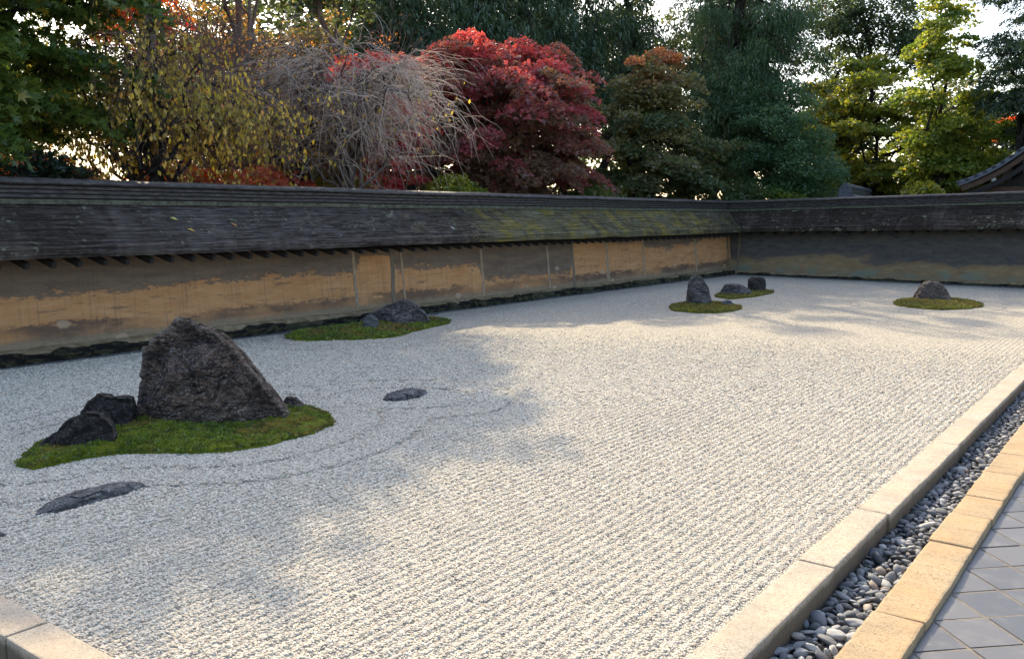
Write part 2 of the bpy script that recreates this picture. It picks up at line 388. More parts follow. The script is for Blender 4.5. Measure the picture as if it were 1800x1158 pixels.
M = {}
def mats():
    M['bed'] = mat_gravel_bed(); M['stone'] = mat_gravel_stone()
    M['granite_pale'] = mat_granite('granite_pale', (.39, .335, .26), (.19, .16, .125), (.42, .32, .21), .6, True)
    M['granite_gold'] = mat_granite('granite_gold', (.35, .265, .16), (.19, .13, .07), (.40, .25, .115), .75)
    M['pebble'] = mat_pebble(); M['tile'] = mat_tile()
    M['grout'] = mat_simple('grout', (.19, .16, .12), (.12, .105, .085), 20)
    M['soil'] = mat_simple('soil', (.05, .04, .03), (.09, .07, .045), 3)
    M['ditch'] = mat_simple('ditch_soil', (.02, .02, .02), (.045, .042, .04), 9)
    M['litter'] = mat_simple('leaf_litter', (.10, .045, .02), (.05, .04, .02), 2.5)
    M['rock_big'] = mat_rock('rock_brown', (.032, .024, .020), (.105, .076, .060), (.46, .39, .34), (.25, .165, .115), .75, .9)
    M['rock_dark'] = mat_rock('rock_black', (.020, .018, .018), (.058, .051, .048), (.28, .24, .21), (.13, .10, .08), .5, .55, 1.5)
    M['rock_grey'] = mat_rock('rock_grey', (.060, .055, .055), (.20, .18, .172), (.58, .55, .52), (.17, .11, .09), .6, 1.0, 1.4)
    M['rock_slab'] = mat_rock('rock_slate', (.11, .112, .12), (.31, .31, .32), (.62, .63, .63), (.18, .165, .15), .5, .9, 2.2)
    M['rock_warm'] = mat_rock('rock_pinkish', (.065, .052, .05), (.19, .145, .125), (.48, .41, .35), (.31, .22, .16), .8, .8, 1.6)
    M['moss'] = mat_moss('moss', (.058, .082, .007), (.135, .16, .011), (.16, .105, .016))
    M['moss_far'] = mat_moss('moss_dry', (.085, .088, .010), (.135, .125, .014), (.15, .105, .018))
    M['mosstuft'] = mat_leaf('moss_leaf', .3)
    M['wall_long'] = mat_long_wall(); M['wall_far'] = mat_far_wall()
    M['roof_long'] = mat_bark_roof('shingle_long', 'y'); M['roof_far'] = mat_bark_roof('shingle_far', 'x')
    M['ridge'] = mat_simple('ridge_wood', (.020, .017, .015), (.080, .072, .066), 7, .5, .5, .012, .22, (1, 1, 4))
    M['ridge_moss'] = mat_simple('ridge_mossy', (.05, .052, .035), (.13, .13, .09), 11, .9, .8, .02, .2)
    M['wood_dark'] = mat_simple('wood_dark', (.014, .012, .011), (.035, .028, .022), 12, .75, .4, .01, .3, (1, 3, 3))
    M['post'] = mat_simple('post_wood', (.36, .265, .17), (.21, .155, .10), 6, .85, .5, .01, .25, (6, 6, 1))
    M['post_dark'] = mat_simple('post_wood_dark', (.20, .155, .105), (.11, .09, .065), 6, .85, .5, .01, .25, (6, 6, 1))
    M['footing'] = mat_simple('footing_stone', (.020, .018, .015), (.17, .15, .075), 2.2, .9, 1.0, .2, .2, (1, 1, 1), .46, .70)
    M['footing_pale'] = mat_simple('footing_stone_pale', (.15, .14, .075), (.05, .05, .028), 2.4, .9, 1.0, .2, .25)
    M['ledge'] = mat_simple('mossy_earth', (.15, .115, .055), (.31, .23, .145), 7, .95, .9, .03, .1)
    M['edging'] = mat_simple('edging_tile', (.05, .052, .058), (.095, .095, .10), 12, .7, .4, .01, .4)
    M['leaf'] = mat_leaf(); M['needle'] = mat_leaf('needle', .18)
    M['bark'] = mat_simple('bark', (.022, .018, .016), (.06, .048, .04), 9, .9, 1.0, .03, .2, (3, 3, .6))
    M['twig'] = mat_simple('twig_bark', (.42, .315, .245), (.60, .475, .375), 6, .8, .3, .01, .3)
    M['cherry_bark'] = mat_simple('cherry_bark', (.11, .08, .065), (.22, .17, .14), 8, .85, .6, .02, .2, (2, 2, .8))
    M['twig_brown'] = mat_simple('twig_brown', (.12, .08, .065), (.21, .15, .12), 6, .85, .3, .01, .2)
    M['rooftile'] = mat_simple('kawara_tile', (.05, .055, .065), (.12, .125, .14), 7, .45, .3, .01, .5)
    M['bargeboard'] = mat_simple('bargeboard_wood', (.06, .032, .02), (.11, .06, .035), 5, .7, .4, .01, .3, (1, 1, 6))
    M['plaster'] = mat_simple('white_plaster', (.75, .74, .71), (.62, .61, .58), 8, .9, .2)
mats()

# ------------------------------------------------------------------ islands (moss outlines on the gravel), metres
ISL = [
    [(-6.91, 3.08), (-6.55, 3.0), (-6.50, 3.24), (-6.42, 3.54), (-6.07, 3.89), (-5.78, 4.18), (-5.72, 4.62), (-5.80, 5.05), (-6.0, 5.38), (-6.4, 5.56), (-6.77, 5.52), (-7.15, 5.40), (-7.40, 4.95), (-7.45, 4.35), (-7.36, 3.8), (-7.15, 3.35)],
    [(-10.74, 8.73), (-10.25, 8.49), (-9.74, 8.9), (-9.37, 9.58), (-9.62, 10.47), (-9.86, 11.42), (-10.27, 11.7), (-10.75, 11.3), (-10.85, 10.2), (-10.86, 9.3)],
    [(-7.88, 15.69), (-7.48, 15.5), (-7.02, 15.62), (-6.84, 16.27), (-6.98, 16.96), (-7.6, 17.47), (-8.1, 17.3), (-8.25, 16.5)],
    [(-8.29, 18.75), (-7.82, 18.57), (-7.68, 19.55), (-7.68, 20.28), (-7.8, 20.9), (-8.25, 20.95), (-8.5, 20), (-8.5, 19.2)],
    [(-4.8, 19.77), (-4.33, 19.13), (-3.74, 19.06), (-3.27, 19.85), (-3.28, 20.71), (-3.84, 21.52), (-4.4, 21.5), (-4.85, 20.7)],
]
def smooth_loop(pts, n=96):
    p = np.array(pts, float); k = len(p); out = []
    for i in range(n):
        t = i * k / n; j = int(t); f = t - j
        a, b, c, d = p[(j - 1) % k], p[j % k], p[(j + 1) % k], p[(j + 2) % k]
        out.append(.5 * (2 * b + (c - a) * f + (2 * a - 5 * b + 4 * c - d) * f * f + (3 * b - 3 * c + d - a) * f ** 3))
    return np.array(out)
ISLS = [smooth_loop(o) for o in ISL]
FLATS = [np.array([(-6.21 + .3 * math.cos(a) * .8 - .1 * math.sin(a) * .6, 6.46 + .3 * math.cos(a) * .6 + .1 * math.sin(a) * .8) for a in np.linspace(0, 6.28, 24, endpoint=False)])]

def poly_dist(px, py, poly):
    """distance to the outline, negative inside"""
    px = np.asarray(px, float); py = np.asarray(py, float)
    d = np.full(px.shape, 1e9); ins = np.zeros(px.shape, bool)
    n = len(poly)
    for i in range(n):
        ax, ay = poly[i]; bx, by = poly[(i + 1) % n]
        ex, ey = bx - ax, by - ay; wx, wy = px - ax, py - ay
        t = np.clip((wx * ex + wy * ey) / (ex * ex + ey * ey + 1e-12), 0, 1)
        d = np.minimum(d, (wx - t * ex) ** 2 + (wy - t * ey) ** 2)
        c = ((ay > py) != (by > py)) & (px < (bx - ax) * (py - ay) / (by - ay + 1e-12) + ax)
        ins ^= c
    d = np.sqrt(d)
    return np.where(ins, -d, d)

GX0, GX1, GY0, GY1 = -11.0, -1.53, 1.84, 26.02
PITCHR = .066
def bed_height(x, y):
    shp = x.shape; x = x.ravel(); y = y.ravel()
    dm = np.full(x.shape, 9.0)
    for k, poly in enumerate(ISLS + FLATS):
        lo = poly.min(0) - 1.6; hi = poly.max(0) + 1.6
        s = (x > lo[0]) & (x < hi[0]) & (y > lo[1]) & (y < hi[1])
        if s.any():
            dm[s] = np.minimum(dm[s], poly_dist(x[s], y[s], poly[::3] if len(poly) > 40 else poly))
    amp = .0044 * smoothstep(.35, 1.3, dm) * (.8 + .3 * vnoise(x * .6, y * .35, 5))
    amp *= .5 + .5 * smoothstep(-6.8, -3.6, x)
    wob = .006 * (vnoise(x * .3, y * 1.1, 8) - .5)
    z = amp * np.cos((x + wob) * 2 * math.pi / PITCHR)
    for r0, w, dp in ((.42, .028, .020), (.86, .028, .022)):
        z -= dp * np.exp(-((dm - r0 - .10 * (vnoise(x * .8, y * .8, 3) - .5)) / w) ** 2)
    z += .012 * (vnoise(x * 1.8, y * 1.8, 1) - .5) + .004 * (vnoise(x * 9, y * 9, 2) - .5)
    return z.reshape(shp)

def build_gravel():
    nx, ny = 740, 165
    xs = np.linspace(GX0, GX1, nx)
    ys = GY0 + (GY1 - GY0) * (np.linspace(0, 1, ny) ** 1.25)
    X, Y = np.meshgrid(xs, ys)
    Z = bed_height(X, Y)
    V = np.stack([X, Y, Z], -1).reshape(-1, 3)
    i = np.arange(nx * ny).reshape(ny, nx)
    Fc = np.stack([i[:-1, :-1], i[:-1, 1:], i[1:, 1:], i[1:, :-1]], -1).reshape(-1, 4)
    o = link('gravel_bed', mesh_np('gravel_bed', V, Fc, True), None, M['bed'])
    tag(o, kind='structure')
    # loose stones, real geometry near the viewer
    rng = np.random.default_rng(11)
    P, S = [], []
    fwd = math.atan2(math.cos(YAW), -math.sin(YAW))
    for (r0, r1, sp) in ((0, 5.6, .0108), (5.6, 8.6, .0138), (8.6, 14.5, .0185)):
        n = int((GX1 - GX0) * (min(GY1, r1) - GY0) / sp ** 2)
        x = rng.uniform(GX0, GX1, n); y = rng.uniform(GY0, min(GY1, r1), n)
        d = np.hypot(x, y); a = np.arctan2(y, x) - fwd
        k = (d >= r0) & (d < r1) & (np.abs(a) < R(36))
        if r1 > 12: k &= rng.random(n) < 1 - smoothstep(8.9, 14.5, d)
        x, y = x[k], y[k]
        for poly in ISLS:
            lo = poly.min(0); hi = poly.max(0)
            bx = (x > lo[0]) & (x < hi[0]) & (y > lo[1]) & (y < hi[1])
            ins = np.zeros(len(x), bool)
            if bx.any(): ins[bx] = poly_dist(x[bx], y[bx], poly[::3]) < -.03
            x, y = x[~ins], y[~ins]
        z = bed_height(x, y)
        s = sp * rng.uniform(.42, .80, len(x))
        P.append(np.stack([x, y, z + s * .05], -1)); S.append(s)
    P = np.concatenate(P).astype(np.float32); S = np.concatenate(S)
    me = bpy.data.meshes.new('gravel')
    me.vertices.add(len(P)); me.vertices.foreach_set('co', P.ravel())
    a = me.attributes.new('scl', 'FLOAT_VECTOR', 'POINT')
    sv = np.stack([S * rng.uniform(.8, 1.3, len(S)), S, S * rng.uniform(.40, .72, len(S))], -1).astype(np.float32)
    a.data.foreach_set('vector', sv.ravel())
    a = me.attributes.new('rot', 'FLOAT_VECTOR', 'POINT')
    rv = np.stack([rng.normal(0, .22, len(S)), rng.normal(0, .22, len(S)), rng.uniform(0, 6.28, len(S))], -1).astype(np.float32)
    a.data.foreach_set('vector', rv.ravel())
    g = link('gravel', me)
    tag(g, 'pale granite gravel raked into fine ridges across the garden', 'gravel', kind='stuff')
    ng = bpy.data.node_groups.new('scatter_gravel', 'GeometryNodeTree')
    ng.interface.new_socket('Geometry', in_out='INPUT', socket_type='NodeSocketGeometry')
    ng.interface.new_socket('Geometry', in_out='OUTPUT', socket_type='NodeSocketGeometry')
    N = ng.nodes; L = ng.links
    gi = N.new('NodeGroupInput'); go = N.new('NodeGroupOutput')
    ico = N.new('GeometryNodeMeshIcoSphere'); ico.inputs['Radius'].default_value = 1.0; ico.inputs['Subdivisions'].default_value = 1
    sm = N.new('GeometryNodeSetMaterial'); sm.inputs['Material'].default_value = M['stone']
    L.new(ico.outputs['Mesh'], sm.inputs['Geometry'])
    iop = N.new('GeometryNodeInstanceOnPoints')
    a1 = N.new('GeometryNodeInputNamedAttribute'); a1.data_type = 'FLOAT_VECTOR'; a1.inputs['Name'].default_value = 'scl'
    a2 = N.new('GeometryNodeInputNamedAttribute'); a2.data_type = 'FLOAT_VECTOR'; a2.inputs['Name'].default_value = 'rot'
    e2r = N.new('FunctionNodeEulerToRotation')
    L.new(a2.outputs['Attribute'], e2r.inputs[0])
    L.new(gi.outputs[0], iop.inputs['Points']); L.new(sm.outputs[0], iop.inputs['Instance'])
    L.new(e2r.outputs[0], iop.inputs['Rotation']); L.new(a1.outputs['Attribute'], iop.inputs['Scale'])
    L.new(iop.outputs[0], go.inputs[0])
    md = g.modifiers.new('scatter', 'NODES'); md.node_group = ng
    me.materials.append(M['stone'])
    print('gravel stones', len(P))

# ------------------------------------------------------------------ ground sheets
def sheet(name, x0, x1, y0, y1, z, mat, kind='structure'):
    me = mesh_np(name, [(x0, y0, z), (x1, y0, z), (x1, y1, z), (x0, y1, z)], [(0, 1, 2, 3)])
    return tag(link(name, me, None, mat), kind=kind)

def build_ground():
    sheet('ground', -400, 400, -400, 400, -.34, M['soil'])
    return

# ------------------------------------------------------------------ dressed stone block
def block_mesh(name, lx, ly, lz, bev=.012, rough=.006, seed=0, seg=.07):
    """granite block, centred in x and y, top at z=0; rough hewn"""
    rng = random.Random(seed)
    bm = bmesh.new()
    bmesh.ops.create_cube(bm, size=1.0)
    for v in bm.verts:
        v.co = Vector((v.co.x * lx, v.co.y * ly, (v.co.z - .5) * lz))
    bmesh.ops.bevel(bm, geom=list(bm.edges), offset=bev, segments=2, affect='EDGES', profile=.6)
    long_e = [e for e in bm.edges if e.calc_length() > seg * 1.6]
    for e in list(long_e):
        pass
    axis = 0 if lx > ly else 1
    n = max(2, int(max(lx, ly) / seg))
    for i in range(1, n):
        co = Vector((0, 0, 0)); no = Vector((0, 0, 0))
        co[axis] = -max(lx, ly) / 2 + max(lx, ly) * i / n; no[axis] = 1
        bmesh.ops.bisect_plane(bm, geom=list(bm.verts) + list(bm.edges) + list(bm.faces), plane_co=co, plane_no=no)
    o = Vector((rng.random() * 50, rng.random() * 50, 0))
    for v in bm.verts:
        nv = mnoise.noise_vector((v.co + o) * 24) * rough * .28 + mnoise.noise_vector((v.co + o) * 8) * rough * .45 + mnoise.noise_vector((v.co + o) * 2.0) * rough * .4
        nv[axis] *= .4
        v.co += nv
    return bm_mesh(name, bm)

def build_kerbs():
    kerb = empty('granite_kerb', (-1.43, 4, 0))
    tag(kerb, 'pale granite kerb of long blocks between raked gravel and pebble gutter', 'kerb')
    js = [1.86, 4.62, 5.68, 7.78, 9.57, 11.74, 12.9, 14.6, 16.5, 18.4, 20.3, 22.2, 24.1, 26.0]
    for i in range(len(js) - 1):
        a, b = js[i] + .004, js[i + 1] - .004
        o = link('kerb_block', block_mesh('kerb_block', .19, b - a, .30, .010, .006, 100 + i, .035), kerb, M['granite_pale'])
        o.location = (-1.43 + 1.43 + random.Random(i).uniform(-.006, .006), (a + b) / 2 - 4, .022 + random.Random(i + 9).uniform(-.006, .006))
    k2 = empty('granite_kerb', (-4, 1.74, 0))
    tag(k2, 'grey granite kerb at the near left corner of the gravel, partly shaded', 'kerb')
    js = [-8.2, -6.1, -3.96, -1.34]
    for i in range(3):
        a, b = js[i] + .006, js[i + 1] - .006
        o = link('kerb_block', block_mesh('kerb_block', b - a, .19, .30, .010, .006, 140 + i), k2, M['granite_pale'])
        o.location = ((a + b) / 2 + 4, 0, .022)
    k3 = empty('granite_kerb', (-.93, 4, 0))
    tag(k3, 'golden granite kerb of rough blocks between pebble gutter and slate tiles', 'kerb')
    js = [1.5, 2.9, 4.25, 5.395, 5.99, 6.45, 7.14, 7.79, 8.9, 9.6, 10.8, 11.7, 13.0, 14.3, 15.6, 17.0, 18.3, 20.0, 22.0, 24.0, 26.0]
    for i in range(len(js) - 1):
        a, b = js[i] + .003, js[i + 1] - .003
        o = link('kerb_block', block_mesh('kerb_block', .232, b - a, .28, .014, .010, 170 + i, .03), k3, M['granite_gold'])
        rr = random.Random(i + 40)
        o.location = (rr.uniform(-.004, .004), (a + b) / 2 - 4, .012 + rr.uniform(-.005, .005))

# ------------------------------------------------------------------ gutter pebbles
def build_gutter():
    bed = sheet('gutter', -1.345, -1.03, 1.2, 26.0, -.175, M['ditch'])
    bed2 = sheet('gutter', -9.0, -1.3, .9, 1.66, -.18, M['ditch'])
    rng = np.random.default_rng(5)
    variants = []
    for k in range(8):
        bm = bmesh.new(); bmesh.ops.create_icosphere(bm, subdivisions=3, radius=1.0)
        o = Vector((k * 13.1, k * 7.7, 0))
        for v in bm.verts:
            n = mnoise.noise(v.co * .9 + o) * .35 + mnoise.noise(v.co * 2.1 + o) * .12
            v.co *= 1 + n
            v.co.z = math.copysign(abs(v.co.z) ** .85, v.co.z)
        me = bm_mesh('pebble', bm, True); me.materials.append(M['pebble']); variants.append(me)
    small = []
    for k in range(10):
        bm = bmesh.new(); bmesh.ops.create_icosphere(bm, subdivisions=2 if k < 5 else 1, radius=1.0)
        o = Vector((k * 3.1, k * 17.7, 5))
        for v in bm.verts:
            v.co *= 1 + mnoise.noise(v.co * 1.1 + o) * .45
        bm.verts.ensure_lookup_table()
        small.append((np.array([v.co[:] for v in bm.verts]), np.array([[w.index for w in f.verts] for f in bm.faces]))); bm.free()
    pts = []
    def fill(x0, x1, y0, y1, sp, layers):
        for ly in range(layers):
            n = int((x1 - x0) * (y1 - y0) / sp ** 2 * 1.5)
            cell = {}
            for _ in range(n * 5):
                x = rng.uniform(x0, x1); y = rng.uniform(y0, y1); r = float(np.clip(rng.lognormal(math.log(sp * .60), .30), sp * .32, sp * 1.15))
                cx, cy = int(x / .07), int(y / .07); ok = True
                for i in (-2, -1, 0, 1, 2):
                    for j in (-2, -1, 0, 1, 2):
                        for (qx, qy, qr) in cell.get((cx + i, cy + j), ()):
                            if (qx - x) ** 2 + (qy - y) ** 2 < ((qr + r) * .80) ** 2: ok = False; break
                        if not ok: break
                    if not ok: break
                if ok:
                    cell.setdefault((cx, cy), []).append((x, y, r))
                    pts.append((x, y, -.155 + ly * .026, r))
    fill(-1.320, -1.062, 2.9, 13.5, .046, 3)
    fill(-5.2, -3.3, 1.18, 1.63, .060, 2)
    pts.sort(key=lambda p: (p[1] if p[0] > -2 else 99) - (p[2] > -.14) * 1.5)
    V, Fc, A = [], [], []; off = 0
    for i, (x, y, z, r) in enumerate(pts):
        sx, sy, sz = r * rng.uniform(.95, 1.5), r * rng.uniform(.65, 1.0), r * rng.uniform(.28, .55)
        e = (rng.normal(0, .38), rng.normal(0, .38), rng.uniform(0, 6.28))
        if i < 300:
            o = link('pebble', variants[i % 8], bed)
            o.location = (x, y, z); o.scale = (sx, sy, sz); o.rotation_euler = e
        else:
            v, f = small[i % 5 + (5 if y > 6.5 else 0)]
            m = np.array(Matrix.LocRotScale(None, __import__('mathutils').Euler(e), Vector((sx, sy, sz))).to_3x3())
            V.append(v @ m.T + (x, y, z)); Fc.append(f + off); off += len(v); A.append(np.full(len(v), rng.random()))
    me = mesh_np('pebbles', np.concatenate(V), np.concatenate(Fc), True)
    a = me.attributes.new('pebrand', 'FLOAT', 'POINT'); a.data.foreach_set('value', np.concatenate(A).astype(np.float32))
    o = link('pebbles', me, bed, M['pebble']); tag(o, kind='stuff')
    print('pebbles', len(pts))

def build_tiles():
    fl = sheet('tile_floor', -.825, 9.0, -3.0, 26.0, -.0365, M['grout'])
    hd = .1935; s = hd - .0085
    def tile_mesh(poly, name):
        bm = bmesh.new()
        vs = [bm.verts.new((x, y, 0)) for x, y in poly]
        f = bm.faces.new(vs)
        r = bmesh.ops.extrude_face_region(bm, geom=[f])
        for v in r['geom']:
            if isinstance(v, bmesh.types.BMVert): v.co.z -= .03
        bmesh.ops.bevel(bm, geom=[e for e in bm.edges if all(abs(v.co.z) < 1e-6 for v in e.verts)], offset=.003, segments=2, affect='EDGES')
        me = bm_mesh(name, bm); me.materials.append(M['tile']); return me
    full = tile_mesh([(-s, 0), (0, -s), (s, 0), (0, s)], 'tile')
    half = tile_mesh([(.004, -s), (s, 0), (.004, s)], 'tile')
    rng = random.Random(3)
    for i in range(0, 12):
        for j in range(0, 46):
            x = -.813 + i * hd; y = 2.26 + j * hd
            if (i + j) % 2: continue
            o = link('tile', half if i == 0 else full, fl)
            if y > 10.5 or x > 1.2: pass
            o.location = (x, y, -.034 + rng.uniform(-.002, .002)); o.rotation_euler = (rng.uniform(-.006, .006), rng.uniform(-.006, .006), rng.uniform(-.006, .006))

# ------------------------------------------------------------------ walls
class Wall:
    """u runs along the wall, v outwards into the garden (0 = foot of the plaster face), z up"""
    def __init__(self, which):
        self.w = which
    def P(self, u, v, z):
        u, v, z = np.broadcast_arrays(np.asarray(u, float), np.asarray(v, float), np.asarray(z, float))
        if self.w == 'long': return np.stack([-11.2 + v, u, z], -1)
        return np.stack([u, 26.25 - v, z + np.clip((u + 11.2) * .027, -.02, .6) * smoothstep(.1, 1.0, z)], -1)

def loft(name, wall, us, prof, mat, parent, jit=None, closed=True, smooth=False):
    prof = np.array(prof, float); nu, npf = len(us), len(prof)
    U = np.repeat(np.asarray(us)[:, None], npf, 1)
    Vv = np.repeat(prof[None, :, 0], nu, 0).copy(); Z = np.repeat(prof[None, :, 1], nu, 0).copy()
    if jit is not None:
        dv, dz = jit(U, np.repeat(np.arange(npf)[None], nu, 0)); Vv += dv; Z += dz
    P = wall.P(U, Vv, Z).reshape(-1, 3)
    i = np.arange(nu * npf).reshape(nu, npf)
    nxt = np.roll(i, -1, 1) if closed else None
    if closed: Fq = np.stack([i[:-1], nxt[:-1], nxt[1:], i[1:]], -1).reshape(-1, 4)
    else: Fq = np.stack([i[:-1, :-1], i[:-1, 1:], i[1:, 1:], i[1:, :-1]], -1).reshape(-1, 4)
    faces = [tuple(f) for f in Fq.tolist()]
    if closed:
        faces.append(tuple(range(npf))); faces.append(tuple(range((nu - 1) * npf, nu * npf)))
    me = bpy.data.meshes.new(name); me.from_pydata(P.tolist(), [], faces)
    bm = bmesh.new(); bm.from_mesh(me); bmesh.ops.recalc_face_normals(bm, faces=bm.faces); bm.to_mesh(me); bm.free()
    if smooth: me.polygons.foreach_set('use_smooth', np.ones(len(me.polygons), bool))
    return link(name, me, parent, mat)

def build_wall(which):
    W = Wall(which)
    if which == 'long':
        root = empty('earthen_wall', (0, 0, 0))
        tag(root, 'long ochre earthen wall with shingled roof running from left into the far corner', 'wall')
        u0, u1 = -3.0, 26.62; mw, mr = M['wall_long'], M['roof_long']
    else:
        root = empty('earthen_wall', (0, 0, 0))
        tag(root, 'dark far end earthen wall with shingled roof, at right angles to the long one', 'wall')
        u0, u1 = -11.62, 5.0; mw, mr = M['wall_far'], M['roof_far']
    us = np.arange(u0, u1, .12)
    prof = [(.0 - .115 * (z - .12) / 1.2, z) for z in np.linspace(-.05, 1.42, 26)] + [(-.72, 1.42), (-.85, -.1)]
    def jw(U, I):
        n = .010 * (vnoise(U * 1.5, I * .35, 21) - .5) + .007 * (vnoise(U * 6, I * .9, 22) - .5)
        return n * (I < 26), 0 * U
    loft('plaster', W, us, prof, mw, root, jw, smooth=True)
    # roof with stepped shingle courses
    nc = 27
    pr = [(.44, 1.29), (.455, 1.335), (.447, 1.338), (.452, 1.385), (.442, 1.388), (.445, 1.425)]
    for i in range(nc):
        a = i / nc; b = (i + 1) / nc
        v0, v1 = .44 - .72 * a, .44 - .72 * b
        z0, z1 = 1.425 + .53 * a - .02 * math.sin(math.pi * a), 1.425 + .53 * b - .02 * math.sin(math.pi * b)
        if i > 0: pr.append((v0, z0 + .013))
        pr.append((v1, z1 - .000))
    k = len(pr)
    pr += [(-.42, 2.0), (-1.28, 1.42), (-1.28, 1.30), (-.42, 1.60)]
    ur = np.arange(u0, u1 + .001, .085)
    def jr(U, I):
        f = (I < k)
        n = (vnoise(U * 5.0, I * 1.7, 31) - .5) * .010 + (vnoise(U * 1.1, I * .2, 32) - .5) * .018
        return f * (vnoise(U * 9, I * 2.3, 33) - .5) * .008, f * n * np.where(I < 1, .5, 1)
    roof = loft('shingle_roof', W, ur, pr, mr, root, jr)
    # ridge boards
    ub = np.arange(u0, u1 + .001, .3)
    c = -.42
    boards = [('ridge_board', 1.925, 1.985, .215, M['ridge_moss']), ('ridge_board', 1.986, 2.004, .16, M['wood_dark']), ('ridge_board', 2.005, 2.045, .195, M['ridge']),
              ('ridge_board', 2.046, 2.060, .165, M['wood_dark']), ('ridge_board', 2.061, 2.098, .195, M['ridge']), ('ridge_board', 2.099, 2.113, .165, M['wood_dark']),
              ('ridge_board', 2.114, 2.150, .20, M['ridge']), ('ridge_board', 2.151, 2.165, .17, M['wood_dark'])]
    for n, (nm, z0, z1, hw, m) in enumerate(boards):
        def jb(U, I, s=n): return (vnoise(U * 2, I * 0 + s, 41) - .5) * .008, (vnoise(U * 1.4, I * 0, 43) - .5) * .012
        loft(nm, W, ub, [(c + hw, z0), (c + hw, z1), (c - hw, z1), (c - hw, z0)], m, roof, jb)
    cap = [(c + .235, 2.166), (c + .245, 2.185), (c + .235, 2.205)] + [(c + .235 * math.cos(a), 2.205 + .05 * math.sin(a)) for a in np.linspace(.25, math.pi - .25, 9)] + [(c - .235, 2.205), (c - .235, 2.166)]
    loft('ridge_cap', W, ub, cap, M['ridge'], roof, lambda U, I: (0 * U, (vnoise(U * 1.4, I * 0, 43) - .5) * .012))
    # rafters
    bm = bmesh.new(); bmesh.ops.create_cube(bm, size=1.0)
    for v in bm.verts: v.co = Vector((v.co.x * .62, v.co.y * .062, v.co.z * .078))
    for v in bm.verts:
        if v.co.x > 0 and v.co.z < 0: v.co.x -= .02
    bmesh.ops.bevel(bm, geom=list(bm.edges), offset=.004, segments=1, affect='EDGES')
    raf = bm_mesh('rafter', bm); raf.materials.append(M['wood_dark'])
    rng = random.Random(8 if which == 'long' else 9)
    if which == 'long':
        ru = [5.04 + .3155 * i for i in range(-13, 67)]
    else:
        ru = [-10.6 + .42 * i for i in range(0, 28)]
    for u in ru:
        p = W.P(u + rng.uniform(-.012, .012), .075, 1.272)
        o = link('rafter', raf, roof); o.location = p.tolist()
        o.rotation_euler = (0, R(14), 0) if which == 'long' else (0, R(14), R(-90))
        o.rotation_euler.z += rng.uniform(-.02, .02)
    loft('eave_beam', W, [u0, u1], [(-.06, 1.33), (-.06, 1.40), (-.14, 1.40), (-.14, 1.33)], M['wood_dark'], root)
    # posts showing in the plaster
    if which == 'long':
        posts = [(10.62, .075, .0, M['post'], .2), (11.50, .10, .07, M['post_dark'], .2), (11.80, .05, -.02, M['post'], .2), (14.07, .07, 0, M['post'], .2), (16.42, .075, -.03, M['post'], .2), (17.42, .11, -.02, M['post_dark'], .2), (18.94, .13, -.02, M['post'], .2), (20.79, .09, -.04, M['post'], .2), (23.87, .11, 0, M['post'], .2), (26.12, .12, 0, M['post_dark'], .2)]
    else:
        posts = [(-10.98, .07, 0, M['post_dark'], .2)]
    for n, (u, w, lean, m, zb) in enumerate(posts):
        bm = bmesh.new(); seg = 14; rings = []
        for s in range(seg + 1):
            z = zb - .06 + (1.36 - zb) * s / seg; v = -.115 * (z - .12) / 1.2
            du = lean * s / seg + .012 * (mnoise.noise(Vector((n * 5.3, z * 3, 0)))); ww = w * (1 + .35 * mnoise.noise(Vector((n * 9.1, z * 4, 2)))) / 2
            ring = []
            for (a, b) in ((-ww, -.03), (-ww * .9, .006), (ww * .9, .006), (ww, -.03)):
                ring.append(bm.verts.new(W.P(u + du + a, v + b, z).tolist()))
            rings.append(ring)
        for s in range(seg):
            for q in range(3): bm.faces.new((rings[s][q], rings[s][q + 1], rings[s + 1][q + 1], rings[s + 1][q]))
        link('post', bm_mesh('post', bm), root, m)
    # foot of the wall: mossy ledge, rough stones, dark edging strip
    zt = .15 if which == 'long' else .085
    wd = .20 if which == 'long' else .14
    def jl(U, I): return (I == 2) * 0 * U, (vnoise(U * 3, I * 1.3, 51) - .5) * .035 * (I < 3)
    loft('ledge', W, np.arange(u0, u1, .1), [(-.06, zt + .05), (.05, zt + .03), (wd * .55, zt), (wd * .62, -.1), (-.06, -.1)], M['ledge'], root, jl)
    variants = []
    for k2 in range(7):
        bm = bmesh.new(); bmesh.ops.create_cube(bm, size=1.0)
        bmesh.ops.subdivide_edges(bm, edges=list(bm.edges), cuts=3, use_grid_fill=True)
        o3 = Vector((k2 * 9.3, k2 * 4.1, 3))
        for v in bm.verts:
            d = Vector((v.co.x, v.co.y, v.co.z)); l = max(abs(d.x), abs(d.y), abs(d.z))
            sph = d.normalized() * .62
            v.co = v.co.lerp(sph, .28)
            v.co += mnoise.noise_vector(v.co * 2.6 + o3) * .16 + mnoise.noise_vector(v.co * 6 + o3) * .06
        variants.append(bm_mesh('footing_stone', bm, False))
    u = 2.2 if which == 'long' else -10.9; i = 0
    end = 25.9 if which == 'long' else 1.0
    while u < end:
        ln = rng.uniform(.16, .52) * (1 if which == 'long' else 1.1)
        hh = zt * rng.uniform(.75, 1.12)
        me = variants[i % 7]
        if len(me.materials) == 0: me.materials.append(M['footing'])
        o = link('footing_stone', me, root)
        o.location = W.P(u + ln / 2, wd * .68 + rng.uniform(-.015, .01), hh * .45).tolist()
        o.scale = (wd * .62, ln * 1.08, hh * 1.1) if which == 'long' else (ln * 1.08, wd * .62, hh * 1.1)
        o.rotation_euler = (rng.uniform(-.06, .06), rng.uniform(-.06, .06), rng.uniform(-.08, .08) + (math.pi if rng.random() < .5 else 0))
